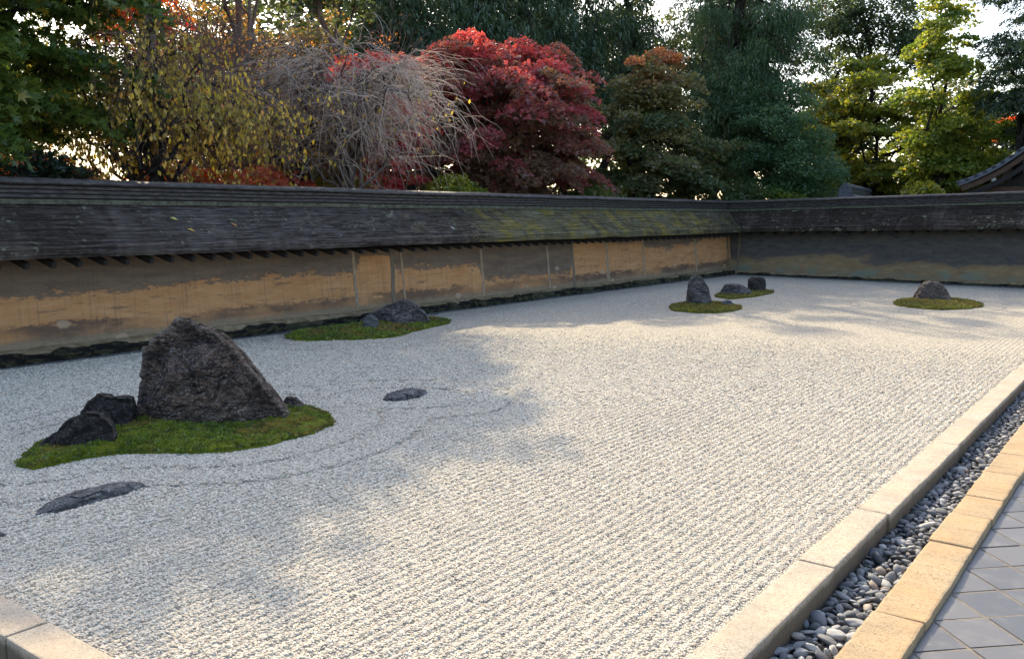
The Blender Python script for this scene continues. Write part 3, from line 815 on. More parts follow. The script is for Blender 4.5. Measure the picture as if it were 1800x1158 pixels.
        if rng.random() < .3:
            o.material_slots[0].link = 'OBJECT'; o.material_slots[0].material = M['footing_pale']
        u += ln * .97; i += 1
    loft('edging_strip', W, np.arange(u0, u1, .4), [(wd + .005, -.1), (wd + .008, .022), (wd + .045, .024), (wd + .047, -.1)], M['edging'], root, lambda U, I: (0 * U, (vnoise(U * 2, I * 0, 61) - .5) * .012))
    return root

# ------------------------------------------------------------------ rocks
def rock(name, label, base, outline, depth, seed, mat, rough=.03, planes=9, expo=.62, zoff=0.0, tilt=0.0, cutbias=.86, cuts=()):
    pts = np.array(outline, float)
    zmin = pts[:, 1].min()
    c = np.array([pts[:, 0].mean(), max(pts[:, 1].min() * .3 + pts[:, 1].max() * .34, .0)])
    ang = np.arctan2(pts[:, 1] - c[1], pts[:, 0] - c[0]); rad = np.hypot(pts[:, 0] - c[0], pts[:, 1] - c[1])
    o = np.argsort(ang); ang, rad = ang[o], rad[o]
    ang = np.concatenate([ang[-1:] - 2 * math.pi, ang, ang[:1] + 2 * math.pi]); rad = np.concatenate([rad[-1:], rad, rad[:1]])
    # interpolate along the outline edges, not in polar form, so straight edges stay straight
    nt, nf = (190, 90) if pts[:, 0].max() > .65 else ((110, 56) if base[1] < 12 else (72, 40))
    th = np.linspace(-math.pi, math.pi, nt, endpoint=False)
    Rr = np.empty(nt)
    for i, t in enumerate(th):
        j = np.searchsorted(ang, t) - 1; j = min(max(j, 0), len(ang) - 2)
        x1, y1 = rad[j] * math.cos(ang[j]), rad[j] * math.sin(ang[j]); x2, y2 = rad[j + 1] * math.cos(ang[j + 1]), rad[j + 1] * math.sin(ang[j + 1])
        dx, dy = x2 - x1, y2 - y1; cr = math.cos(t) * dy - math.sin(t) * dx
        Rr[i] = (x1 * dy - y1 * dx) / cr if abs(cr) > 1e-6 else rad[j]
    ph = np.linspace(-math.pi / 2, math.pi / 2, nf + 1)[1:-1]
    cp = np.cos(ph) ** expo; sp = np.sign(ph) * np.abs(np.sin(ph)) ** (expo + .15)
    X = c[0] + np.outer(cp, Rr * np.cos(th)); Z = c[1] + np.outer(cp, Rr * np.sin(th)); Y = np.repeat((sp * depth)[:, None], nt, 1)
    # the top leans back a little less deep than the foot
    hfac = np.clip((Z - zmin) / (pts[:, 1].max() - zmin), 0, 1)
    Y = Y * (1.08 - .42 * hfac)
    V = np.stack([X, Y, Z], -1).reshape(-1, 3)
    rng = np.random.default_rng(seed)
    size = pts[:, 0].max() - pts[:, 0].min()
    for _ in range(planes):
        n = np.array([rng.normal(0, .55), -abs(rng.normal(.8, .3)), rng.normal(.25, .5)])
        if rng.random() < .4: n[1] *= -1
        n /= np.linalg.norm(n)
        s = V @ n; m = s.max(); mid = np.array([c[0], 0, c[1]]) @ n
        d = mid + (m - mid) * rng.uniform(cutbias - .22, cutbias + .08)
        ex = np.maximum(0, s - d)
        V = V - (ex * smoothstep(.12, .5, np.abs(V[:, 1]) / depth))[:, None] * n * .97
    for n, fr in cuts:                       # the big fracture planes of this stone
        n = np.array(n, float); n /= np.linalg.norm(n)
        sd = V @ n; mid = np.array([c[0], 0, c[1]]) @ n
        ex = np.maximum(0, sd - (mid + (sd.max() - mid) * fr))
        V = V - (ex * smoothstep(.02, .22, np.abs(V[:, 1]) / depth))[:, None] * n
    off = Vector((seed * 7.7, seed * 3.1, 0))
    out = np.empty_like(V)
    ctr = np.array([c[0], 0, c[1] * .8])
    for i, v in enumerate(V):
        p = Vector(v); d = Vector(v - ctr)
        if d.length > 0: d.normalize()
        q = p / size * 1.0 + off
        a = mnoise.ridged_multi_fractal(q * 3.2, .9, 2.1, 4, 1.0, 2.0) * .38 - .35
        b = mnoise.noise(q * 7) * .5 + mnoise.noise(q * 17) * .25
        cl = mnoise.voronoi(q * 4.5)[0]; crack = -max(0, .10 - (cl[1] - cl[0])) * 5
        w = p + off
        e = mnoise.ridged_multi_fractal(Vector((w.x * 5, w.y * 5, w.z * 7)), .8, 2.1, 4, 1.0, 2.0) * .5 - .45
        g = mnoise.noise(w * 16) * .6 + mnoise.noise(w * 34) * .4
        out[i] = p + d * (size * rough * (a * .6 + b * .35 + crack * 1.6) + .026 * e * min(1, size) + .008 * g * min(1, size * 2))
    pole0 = np.array([c[0], Y[0, 0] * 1.0, c[1]]); pole1 = np.array([c[0], Y[-1, 0], c[1]])
    pole0[1] = out[:nt, 1].mean(); pole1[1] = out[-nt:, 1].mean(); pole0[0] = out[:nt, 0].mean(); pole0[2] = out[:nt, 2].mean()
    allv = np.concatenate([out, [pole0, pole1]])
    nr = len(ph); i = np.arange(nr * nt).reshape(nr, nt); nx = np.roll(i, -1, 1)
    quads = np.stack([i[:-1], nx[:-1], nx[1:], i[1:]], -1).reshape(-1, 4).tolist()
    tris = [(nr * nt, int(nx[0, k]), int(i[0, k])) for k in range(nt)] + [(nr * nt + 1, int(i[-1, k]), int(nx[-1, k])) for k in range(nt)]
    me = bpy.data.meshes.new(name); me.from_pydata(allv.tolist(), [], quads + tris)
    bm = bmesh.new(); bm.from_mesh(me); bmesh.ops.recalc_face_normals(bm, faces=bm.faces); bm.to_mesh(me); bm.free()
    ob = link(name, me, None, mat)
    ob.location = (base[0], base[1], zoff); ob.rotation_euler = (0, 0, YAW + tilt)
    tag(ob, label, 'rock')
    return ob

def build_rocks():
    big = [(-.617, -.124), (-.612, .076), (-.575, .284), (-.542, .517), (-.522, .672), (-.442, .749), (-.321, .842), (-.226, .918), (-.16, .939), (-.081, .900), (-.052, .862), (.019, .848), (.133, .787), (.255, .675), (.401, .486), (.509, .367), (.597, .238), (.667, .16), (.70, .10), (.60, -.1), (-.03, -.18)]
    rock('boulder', 'tallest dark brown pointed boulder on the nearest moss bed', (-6.66, 4.52), [(x, z * 1.03) for x, z in big], .44, 4, M['rock_big'], .022, 7, .55, 0, 0, .96, (((-.75, -.55, .45), .62), ((-.15, -.62, .75), .66), ((.62, -.75, .35), .58), ((.05, -1, .12), .70), ((-.5, -.85, -.05), .74), ((.35, -.9, -.1), .76)))
    rock('boulder', 'small rusty brown stone tucked against the right foot of the tallest boulder', (-6.58, 5.40), [(-.12, -.06), (-.115, .06), (-.06, .14), (.02, .13), (.09, .06), (.13, -.06), (0, -.1)], .12, 14, M['rock_warm'], .05, 5)
    rock('boulder', 'black rock with stepped top just left of the tallest boulder', (-7.00, 3.88), [(-.36, -.1), (-.33, .12), (-.28, .19), (-.22, .29), (-.12, .36), (-.05, .345), (-.01, .32), (.075, .335), (.145, .325), (.155, .21), (.150, -.05), (-.1, -.12)], .22, 7, M['rock_dark'], .03, 6, .55, 0, 0, .94, (((-.5, -.7, .5), .6), ((.3, -.8, .5), .6), ((.0, -1, .0), .72)))
    rock('boulder', 'low sloping black rock at the left tip of the nearest moss bed', (-6.74, 3.46), [(-.42, -.12), (-.385, .0), (-.29, .10), (-.19, .165), (-.09, .255), (.04, .305), (.16, .31), (.25, .19), (.29, -.05), (-.05, -.14)], .21, 9, M['rock_dark'], .03, 6, .6, 0, 0, .94, (((-.5, -.6, .6), .6), ((.35, -.85, .4), .6), ((-.1, -1, .1), .70)))
    rock('boulder', 'long humped grey rock on the moss bed beside the long wall', (-10.34, 10.64), [(-.592, -.10), (-.56, .10), (-.45, .185), (-.372, .225), (-.136, .329), (.06, .410), (.20, .428), (.29, .400), (.378, .322), (.499, .21), (.591, .059), (.60, -.1), (.05, -.15)], .32, 12, M['rock_grey'], .035, 14, .6)
    rock('boulder', 'small upright grey stone in front of the long humped rock', (-10.08, 9.83), [(-.145, -.06), (-.13, .10), (-.105, .20), (-.06, .26), (.022, .27), (.10, .205), (.13, .06), (.13, -.06), (0, -.1)], .13, 17, M['rock_slab'], .045, 5, .6)
    rock('flat_stone', 'low flat slate stone sunk in gravel at the middle, right of the tallest boulder', (-6.19, 6.49), [(-.30, -.06), (-.25, .0), (-.19, .040), (-.10, .052), (.08, .052), (.18, .040), (.29, .012), (.33, -.05), (0, -.12)], .15, 21, M['rock_slab'], .045, 4, .7, .026, .93)
    rock('flat_stone', 'long flat dark slate stone sunk in gravel at lower left', (-5.55, 2.87), [(-.42, -.06), (-.33, -.005), (-.2, .030), (-.05, .042), (.15, .045), (.28, .035), (.37, .008), (.42, -.06), (0, -.12)], .13, 22, M['rock_slab'], .04, 4, .7, .020, .95)
    rock('flat_stone', 'sliver of flat slate stone cut by the left edge of the picture', (-5.31, 2.05), [(-.42, -.06), (-.3, .01), (-.02, .032), (.16, .024), (.27, -.05), (0, -.1)], .09, 23, M['rock_slab'], .03, 3, .8, .004, .95)
    rock('boulder', 'tall upright dark rock on the round moss bed in the distance', (-7.78, 16.72), [(-.24, -.08), (-.25, .10), (-.248, .229), (-.231, .436), (-.167, .585), (-.09, .63), (-.02, .625), (.063, .552), (.171, .381), (.236, .151), (.245, -.04), (0, -.1)], .21, 31, M['rock_grey'], .035, 6, .6)
    rock('boulder', 'small pale striped grey stone beside the upright rock', (-7.22, 16.82), [(-.15, -.05), (-.14, .06), (-.10, .12), (-.028, .155), (.075, .135), (.13, .06), (.15, -.05), (0, -.08)], .12, 33, M['rock_slab'], .04, 4)
    rock('boulder', 'low layered dark rock on the small far moss bed', (-8.1, 19.39), [(-.39, -.06), (-.365, .06), (-.342, .154), (-.281, .258), (-.16, .275), (-.03, .262), (.08, .262), (.16, .215), (.293, .131), (.39, .0), (.40, -.06), (0, -.1)], .26, 35, M['rock_grey'], .05, 5)
    rock('boulder', 'blocky dark rock behind the low layered rock', (-8.09, 20.55), [(-.205, -.06), (-.21, .15), (-.215, .324), (-.122, .368), (.02, .365), (.13, .368), (.185, .29), (.194, .15), (.175, -.06), (0, -.1)], .20, 37, M['rock_dark'], .03, 4, .5)
    rock('boulder', 'rounded pinkish grey rock on the moss bed at far right', (-4.27, 20.68), [(-.39, -.06), (-.36, .06), (-.316, .193), (-.24, .34), (-.14, .43), (-.05, .455), (.106, .426), (.20, .37), (.259, .305), (.32, .18), (.40, .05), (.42, -.06), (0, -.1)], .32, 39, M['rock_warm'], .035, 5, .65)
    rock('flat_stone', 'thin flat stone lying on the far right moss bed', (-3.82, 19.72), [(-.2, -.04), (-.16, .02), (-.05, .05), (.06, .05), (.16, .02), (.2, -.04), (0, -.06)], .11, 41, M['rock_slab'], .05, 3, .8, .02)

def build_moss():
    labels = ['large bright green moss bed round the tallest boulder in front', 'oval green moss bed round the humped rock by the long wall',
              'round moss bed under the upright rock in the distance', 'small moss bed under the layered and blocky far rocks', 'yellowish round moss bed under the far right rock']
    hs = [.085, .06, .05, .04, .05]; nts = [42000, 20000, 7000, 4000, 7000]
    for k, poly in enumerate(ISLS):
        c = poly.mean(0); n = len(poly)
        rg = np.random.default_rng(60 + k)
        wob = 1 + .050 * (vnoise(np.arange(n) * .5, np.zeros(n), k) - .5) + .05 * (rg.random(n) - .5)
        pl = c + (poly - c) * wob[:, None]
        rings = np.concatenate([np.linspace(.04, .9, 20), np.linspace(.92, 1.0, 5), [1.012]])
        P = [np.array([[c[0], c[1], 0]])]
        for r in rings: P.append(np.concatenate([c + (pl - c) * r, np.zeros((n, 1))], 1))
        V = np.concatenate(P)
        rr = np.concatenate([[0], np.repeat(rings, n)])
        prof = np.clip(1 - rr ** 3.2, 0, 1)
        V[:, 2] = hs[k] * prof * (.55 + .75 * vnoise(V[:, 0] * 1.8, V[:, 1] * 1.8, 70 + k)) + .030 * (rr < .99) + .016 * (vnoise(V[:, 0] * 14, V[:, 1] * 14, 71) - .5) * (rr < .99)
        V[rr > 1.0, 2] = -.04
        F3 = [(0, 1 + i, 1 + (i + 1) % n) for i in range(n)]
        F4 = []
        for q in range(len(rings) - 1):
            a = 1 + q * n; b = a + n
            F4 += [(a + i, b + i, b + (i + 1) % n, a + (i + 1) % n) for i in range(n)]
        me = bpy.data.meshes.new('moss_bed'); me.from_pydata(V.tolist(), [], F3 + F4)
        me.polygons.foreach_set('use_smooth', np.ones(len(me.polygons), bool))
        o = link('moss_bed', me, None, M['moss'] if k < 2 else M['moss_far'])
        tag(o, labels[k], 'moss')
        # moss sprigs
        nt = nts[k]
        lo, hi = pl.min(0), pl.max(0)
        x = rg.uniform(lo[0], hi[0], nt * 2); y = rg.uniform(lo[1], hi[1], nt * 2)
        d = poly_dist(x, y, pl[::3]); kk = d < .012; x, y, d = x[kk][:nt], y[kk][:nt], d[kk][:nt]
        # height from nearest ring approx: use same formula with r from angle
        ang = np.arctan2(y - c[1], x - c[0]); pa = np.arctan2(pl[:, 1] - c[1], pl[:, 0] - c[0]); pr_ = np.hypot(pl[:, 0] - c[0], pl[:, 1] - c[1])
        so = np.argsort(pa); rb = np.interp(ang, np.concatenate([pa[so] - 2 * math.pi, pa[so], pa[so] + 2 * math.pi]), np.tile(pr_[so], 3))
        r_ = np.clip(np.hypot(x - c[0], y - c[1]) / rb, 0, 1)
        z = hs[k] * np.clip(1 - r_ ** 3.2, 0, 1) * (.55 + .75 * vnoise(x * 1.8, y * 1.8, 70 + k)) + .026
        clump = vnoise(x * 22, y * 22, 95 + k)
        sz = rg.uniform(.008, .020, len(x)) * (1 if k == 0 else 1.5) * (.55 + 1.1 * clump)
        a = rg.uniform(0, 6.28, len(x)); lean = rg.normal(0, .5, (len(x), 2)) * sz[:, None]
        p = np.stack([x, y, z - .004], -1)
        w = np.stack([np.cos(a), np.sin(a), 0 * a], -1) * (sz * .45)[:, None]
        tip = p + np.concatenate([lean, sz[:, None] * 1.1], 1)
        Vt = np.stack([p - w, p + w, tip], 1).reshape(-1, 3)
        Ft = np.arange(len(x) * 3).reshape(-1, 3)
        m2 = mesh_np('moss_sprigs', Vt, Ft)
        pat = vnoise(x * 3, y * 3, 80 + k); q = rg.random(len(x))
        ca = np.array([.065, .10, .008]); cb = np.array([.14, .17, .012]); cc = np.array([.16, .10, .02])
        if k >= 2: ca = np.array([.09, .09, .01]); cb = np.array([.16, .15, .015])
        colr = ca + (cb - ca) * np.clip(pat * .9 + q * .5 - .2, 0, 1)[:, None]
        br = (smoothstep(.55, .72, vnoise(x * 4, y * 4, 90 + k)) * .75)[:, None]
        colr = colr * (1 - br) + cc * br
        colr = colr * (.45 + 1.1 * smoothstep(.25, .8, clump))[:, None] * rg.uniform(.7, 1.3, (len(x), 1))
        col_attr(m2, np.repeat(colr, 3, 0))
        tag(link('moss_sprigs', m2, o, M['mosstuft']), kind='stuff')

# ------------------------------------------------------------------ trees
def tubes_mesh(name, paths, sides=5):
    """paths: list of (pts (n,3), radii (n,))"""
    Vs, Fs, off = [], [], 0
    for pts, rad, sd in paths:
        pts = np.asarray(pts, float); n = len(pts)
        tan = np.gradient(pts, axis=0); tan /= np.linalg.norm(tan, axis=1)[:, None] + 1e-9
        ref = np.where(np.abs(tan[:, 2:3]) > .9, np.array([[1., 0, 0]]), np.array([[0, 0, 1.]]))
        a = np.cross(tan, ref); a /= np.linalg.norm(a, axis=1)[:, None] + 1e-9
        b = np.cross(tan, a)
        th = np.arange(sd) * 2 * math.pi / sd
        ring = pts[:, None] + (a[:, None] * np.cos(th)[None, :, None] + b[:, None] * np.sin(th)[None, :, None]) * np.asarray(rad)[:, None, None]
        Vs.append(ring.reshape(-1, 3))
        i = np.arange(n * sd).reshape(n, sd) + off; nx = np.roll(i, -1, 1)
        Fs.append(np.stack([i[:-1], nx[:-1], nx[1:], i[1:]], -1).reshape(-1, 4)); off += n * sd
    return mesh_np(name, np.concatenate(Vs), np.concatenate(Fs), True)

def curve(p0, p1, rng, n=7, sag=.0, wob=.06, up=0.0):
    p0 = np.asarray(p0, float); p1 = np.asarray(p1, float); t = np.linspace(0, 1, n)[:, None]
    L = np.linalg.norm(p1 - p0); q = p0 + (p1 - p0) * t
    q[:, 2] += up * L * (t[:, 0] * (1 - t[:, 0])) * 4 - sag * L * t[:, 0] ** 2
    w = rng.normal(0, wob * L, (n, 3)); w[0] = 0; w[-1] = 0
    return q + w * .5

LOBES = [(-2.0, .62), (-1.0, .88), (0.0, 1.0), (1.0, .88), (2.0, .62)]
def leaf_mesh(name, P, N, size, col, kind, rng, axis=None):
    """P (n,3) centres, N (n,3) leaf normals"""
    n = len(P); col = np.minimum(col * 1.75, .85)
    N = N / (np.linalg.norm(N, axis=1)[:, None] + 1e-9)
    r = rng.normal(0, 1, (n, 3)) if axis is None else axis + rng.normal(0, .25, (n, 3))
    a = r - N * np.sum(r * N, 1)[:, None]; a /= np.linalg.norm(a, axis=1)[:, None] + 1e-9
    b = np.cross(N, a); s = size[:, None]
    if kind == 'maple':
        tri = []
        for ang, ln in LOBES:
            d = a * math.cos(ang) + b * math.sin(ang); e = b * math.cos(ang) - a * math.sin(ang)
            tri.append(np.stack([P - e * s * .23, P + e * s * .23 , P + d * s * ln - N * s * .12], 1))
        V = np.stack(tri, 1).reshape(-1, 3); F = np.arange(len(V)).reshape(-1, 3); rep = 15
    elif kind == 'maple3':
        tri = []
        for ang, ln in ((-1.15, .8), (0, 1.0), (1.15, .8)):
            d = a * math.cos(ang) + b * math.sin(ang); e = b * math.cos(ang) - a * math.sin(ang)
            tri.append(np.stack([P - e * s * .32, P + e * s * .32, P + d * s * ln - N * s * .12], 1))
        V = np.stack(tri, 1).reshape(-1, 3); F = np.arange(len(V)).reshape(-1, 3); rep = 9
    elif kind == 'kite':
        V = np.stack([P - a * s * .4, P - b * s * .46 + a * s * .1 - N * s * .1, P + a * s * .6, P + b * s * .46 + a * s * .1 - N * s * .1], 1).reshape(-1, 3); F = np.arange(len(V)).reshape(-1, 4); rep = 4
    elif kind == 'blade':
        V = np.stack([P - b * s * .13, P + b * s * .13, P + a * s], 1).reshape(-1, 3); F = np.arange(len(V)).reshape(-1, 3); rep = 3
    else:  # oval
        V = np.stack([P - a * s * .5, P - b * s * .27 + N * s * .06, P + a * s * .5, P + b * s * .27 + N * s * .06], 1).reshape(-1, 3); F = np.arange(len(V)).reshape(-1, 4); rep = 4
    me = mesh_np(name, V, F)
    col_attr(me, np.repeat(col, rep, 0))
    return me

def pal(stops):
    st = np.array([s[0] for s in stops]); cs = np.array([s[1] for s in stops])
    return lambda t: np.stack([np.interp(t, st, cs[:, i]) for i in range(3)], -1)

def tree(name, label, base, blobs, pads, lpp, pr, pt, ls, kind, colour, seed, group=None, cat='tree', trunk_r=.12, bark='bark', leafmat='leaf', shell=.55, droop=.25, flat=1.0, limbs=7, tilt=.45, trunk_top=.72, lean=(0, 0), hang=False):
    rng = np.random.default_rng(seed)
    root = empty(name, (base[0], base[1], -.34)); tag(root, label, cat, group)
    B = np.array(blobs, float)
    vol = np.prod(B[:, 3:], 1); pick = rng.choice(len(B), pads, p=vol / vol.sum())
    d = rng.normal(0, 1, (pads, 3)); d /= np.linalg.norm(d, axis=1)[:, None]
    rr = (shell + (1 - shell) * rng.random(pads) ** .8) if shell > 0 else rng.random(pads) ** .4
    inner = rng.random(pads) < .25; rr = np.where(inner, rng.random(pads) * .7, rr)
    C = B[pick, :3] + d * B[pick, 3:] * rr[:, None]
    C[:, 2] = np.maximum(C[:, 2], 1.0)
    zlo, zhi = C[:, 2].min(), C[:, 2].max()
    ctr = B[:, :3].mean(0)
    # wood
    base3 = np.array([base[0], base[1], -.34]); top = np.array([ctr[0] + lean[0], ctr[1] + lean[1], zlo + (zhi - zlo) * trunk_top])
    tr = curve(base3, top, rng, 10, 0, .045); trr = np.linspace(trunk_r, trunk_r * .28, 10); trr[0] *= 1.35
    paths = [(tr, trr, 8)]
    nodes = [tr[4:]]; nrad = [trr[4:]]
    li = rng.choice(pads, min(limbs, pads), replace=False)
    for i in li:
        k = rng.integers(3, 9); q = curve(tr[k], C[i], rng, 8, .08, .08, .10)
        r0 = trr[k] * .62; rl = np.linspace(r0, r0 * .22, 8)
        paths.append((q, rl, 5)); nodes.append(q[2:]); nrad.append(rl[2:])
    NN = np.concatenate(nodes); NR = np.concatenate(nrad)
    for i in range(pads):
        dd = np.linalg.norm(NN - C[i], axis=1) + .8 * np.maximum(0, NN[:, 2] - C[i, 2]); j = int(np.argmin(dd))
        q = curve(NN[j], C[i], rng, 5, .05, .08, .06)
        r0 = min(NR[j] * .6, .03); paths.append((q, np.linspace(r0, .005, 5), 3))
    off = np.array([base[0], base[1], -.34])
    paths = [(p - off, r, s) for p, r, s in paths]
    link('trunk', tubes_mesh('trunk', paths), root, M[bark])
    # leaves
    n = pads * lpp; pid = np.repeat(np.arange(pads), lpp)
    psz = pr * rng.uniform(.65, 1.3, pads)
    a = rng.uniform(0, 6.28, n); q = np.sqrt(rng.random(n))
    rad = psz[pid] * q * (.75 + .5 * vnoise(a * 1.3, pid * 3.7, seed))
    th = pt * rng.normal(0, 1, n) * (1.1 - .6 * q)
    # each pad is tilted outward/downward
    outv = C - ctr; outv[:, 2] = 0; outv /= np.linalg.norm(outv, axis=1)[:, None] + 1e-6
    tl = rng.normal(.25, .22, pads)[pid]
    lx, ly = np.cos(a) * rad, np.sin(a) * rad * flat
    along = lx * outv[pid, 0] + ly * outv[pid, 1]
    P = C[pid] + np.stack([lx, ly, th - tl * along - droop * rad ** 2 / psz[pid]], -1)
    if hang:
        P[:, 2] -= rng.random(n) ** 1.5 * psz[pid] * 1.1
    Nn = np.stack([rng.normal(0, tilt, n) + .25 * tl * outv[pid, 0], rng.normal(0, tilt, n) + .25 * tl * outv[pid, 1], np.ones(n)], -1)
    ax = None
    if kind == 'blade':
        ax = np.stack([np.cos(a), np.sin(a), -.5 - (1.8 if hang else 0) + 0 * a], -1); Nn = rng.normal(0, 1, (n, 3))
    t = np.clip((P[:, 2] - zlo) / max(.1, zhi - zlo), 0, 1)
    col = colour(t, rng.random(pads)[pid], rng.random(n), P)
    sz = ls * rng.uniform(.65, 1.25, n)
    # leaves never inside the wall or its roof
    keep = ~((P[:, 0] > -12.45) & (P[:, 0] < 5) & (P[:, 1] < 27.3) & (P[:, 2] < 2.35))
    keep &= ~((P[:, 1] > 25.4) & (P[:, 1] < 27.5) & (P[:, 2] < 2.55))
    me = leaf_mesh('crown', (P - off)[keep], Nn[keep], sz[keep], col[keep], kind, rng, None if ax is None else ax[keep])
    link('crown', me, root, M[leafmat])
    return root

def layers(cx, cy, Rr, z0, z1, n, seed, th=.32, fr=.46):
    rg = np.random.default_rng(seed); out = []
    for i in range(n):
        f = (i + .5) / n; z = z0 + (z1 - z0) * f
        rz = Rr * math.sqrt(max(.06, 1 - ((f - .38) / .66) ** 2)) if f > .38 else Rr * (.75 + .25 * f / .38)
        a = i * 2.39996 + rg.uniform(-.4, .4); d = rz * rg.uniform(.35, .85)
        r = Rr * fr * rg.uniform(.75, 1.25) * (1.0 if f < .75 else .75)
        out.append((cx + math.cos(a) * d, cy + math.sin(a) * d, z + rg.uniform(-.15, .15), r, r, th * rg.uniform(.8, 1.4)))
    return out

def c_mix(a, b, c=None, wc=.15):
    a, b = np.array(a), np.array(b)
    def f(t, up, ul, P):
        k = np.clip(up * .75 + (ul - .5) * .5, 0, 1)[:, None]
        o = a * (1 - k) + b * k
        if c is not None:
            m = ((up * 7.31) % 1 * .6 + ul * .4 < wc)[:, None]; o = np.where(m, np.array(c), o)
        return o * (.8 + .4 * ul[:, None])
    return f

def c_height(lo, hi, tip, a=.35, b=.8, jit=.3):
    lo, hi, tip = np.array(lo), np.array(hi), np.array(tip)
    def f(t, up, ul, P):
        k = np.clip((t + (up - .5) * jit * 2 + (ul - .5) * jit * .5 - a) / (b - a), 0, 1)[:, None]
        o = lo * (1 - k) + hi * k
        k2 = np.clip((t + (up - .5) * jit - b) / .15, 0, 1)[:, None]
        o = o * (1 - k2) + tip * k2
        return o * (.75 + .5 * ul[:, None])
    return f

def weeping(name, label, base, ztop, spread, nlimb, ntwig, tl, seed, leaf=0, leafcol=None, bark='twig', trunk_r=.11, twig_r=.006, group='weeping cherries'):
    rng = np.random.default_rng(seed)
    root = empty(name, (base[0], base[1], -.34)); tag(root, label, 'tree', group)
    off = np.array([base[0], base[1], -.34])
    tr = curve(off, off + np.array([rng.normal(0, .15), rng.normal(0, .15), (ztop + .34) * .62]), rng, 8, 0, .05)
    wood = [(tr - off, np.linspace(trunk_r, trunk_r * .6, 8), 8)]
    lp = []
    for i in range(nlimb):
        a = i * 2.4 + rng.uniform(-.4, .4); r = spread * rng.uniform(.25, .95)
        s = tr[rng.integers(4, 8)]
        zt = ztop - (r / spread) ** 2 * (ztop - 2.2) * .45 + rng.normal(0, .15)
        e = np.array([tr[-1, 0] + math.cos(a) * r, tr[-1, 1] + math.sin(a) * r, zt])
        q = curve(s, e, rng, 12, .0, .08, .16); wood.append((q - off, np.linspace(trunk_r * .42, .012, 12), 5)); lp.append(q[3:])
        for _ in range(2):
            k = rng.integers(4, 11); e2 = q[k] + np.array([rng.normal(0, .5), rng.normal(0, .5), rng.uniform(.0, .5)])
            q2 = curve(q[k], e2, rng, 7, .15, .08, .15); wood.append((q2 - off, np.linspace(.014, .006, 7), 4)); lp.append(q2[2:])
    link('trunk', tubes_mesh('trunk', wood), root, M['bark'] if bark != 'twig' else M['cherry_bark'])
    L = np.concatenate(lp)
    tw, LP = [], []
    def twig(s, az, ln, r, up, fork):
        ns = 10 if fork else 6
        dv = np.array([math.cos(az), math.sin(az), up]); dv /= np.linalg.norm(dv)
        gk = rng.uniform(.06, .40) * 11 / ns * .8; p = [s]
        for _k in range(ns - 1):
            dv = dv + np.array([0, 0, -gk]) + rng.normal(0, .17, 3); dv /= np.linalg.norm(dv)
            p.append(p[-1] + dv * ln / (ns - 1))
        p = np.array(p)
        fl = 2.30 if (p[-1, 0] > -12.5) else 1.2
        p[:, 2] = np.maximum(p[:, 2], fl)
        tw.append((p - off, np.linspace(r, r * .25, ns), 3))
        if leaf:
            k = rng.poisson(leaf * (.55 if not fork else .8) * (1.4 if s[2] < ztop - .6 else .5))
            if k:
                tt = rng.uniform(.15, 1, k) * (ns - 1); j = tt.astype(int).clip(0, ns - 2); LP.append(p[j] + (p[j + 1] - p[j]) * (tt - j)[:, None] + rng.normal(0, .015, (k, 3)))
        if fork:
            for _ in range(rng.integers(2, 5)):
                twig(p[rng.integers(1, 8)], az + rng.normal(0, 1.0), ln * rng.uniform(.25, .6), r * .7, rng.uniform(-.3, .6), False)
    for i in range(int(ntwig * .62)):
        s = L[rng.integers(0, len(L))]; o2 = s - tr[-1]
        twig(s, math.atan2(o2[1], o2[0]) + rng.normal(0, 1.2), tl * rng.uniform(.35, 1.25), twig_r, rng.uniform(-.1, .9), True)
    link('twigs', tubes_mesh('twigs', tw), root, M[bark])['kind'] = 'stuff'
    if LP:
        P = np.concatenate(LP); n = len(P)
        ax = np.stack([rng.normal(0, .3, n), rng.normal(0, .3, n), -np.ones(n)], -1); Nn = rng.normal(0, 1, (n, 3)); Nn[:, 2] *= .3
        P = P + np.array([0, 0, -.03])
        col = leafcol(np.zeros(n), vnoise(P[:, 1] * 1.5, P[:, 2] * 1.5, seed), rng.random(n), P)
        link('crown', leaf_mesh('crown', P - off, Nn, .080 * rng.uniform(.5, 1.45, n), col, 'oval', rng, ax), root, M['leaf'])
    return root

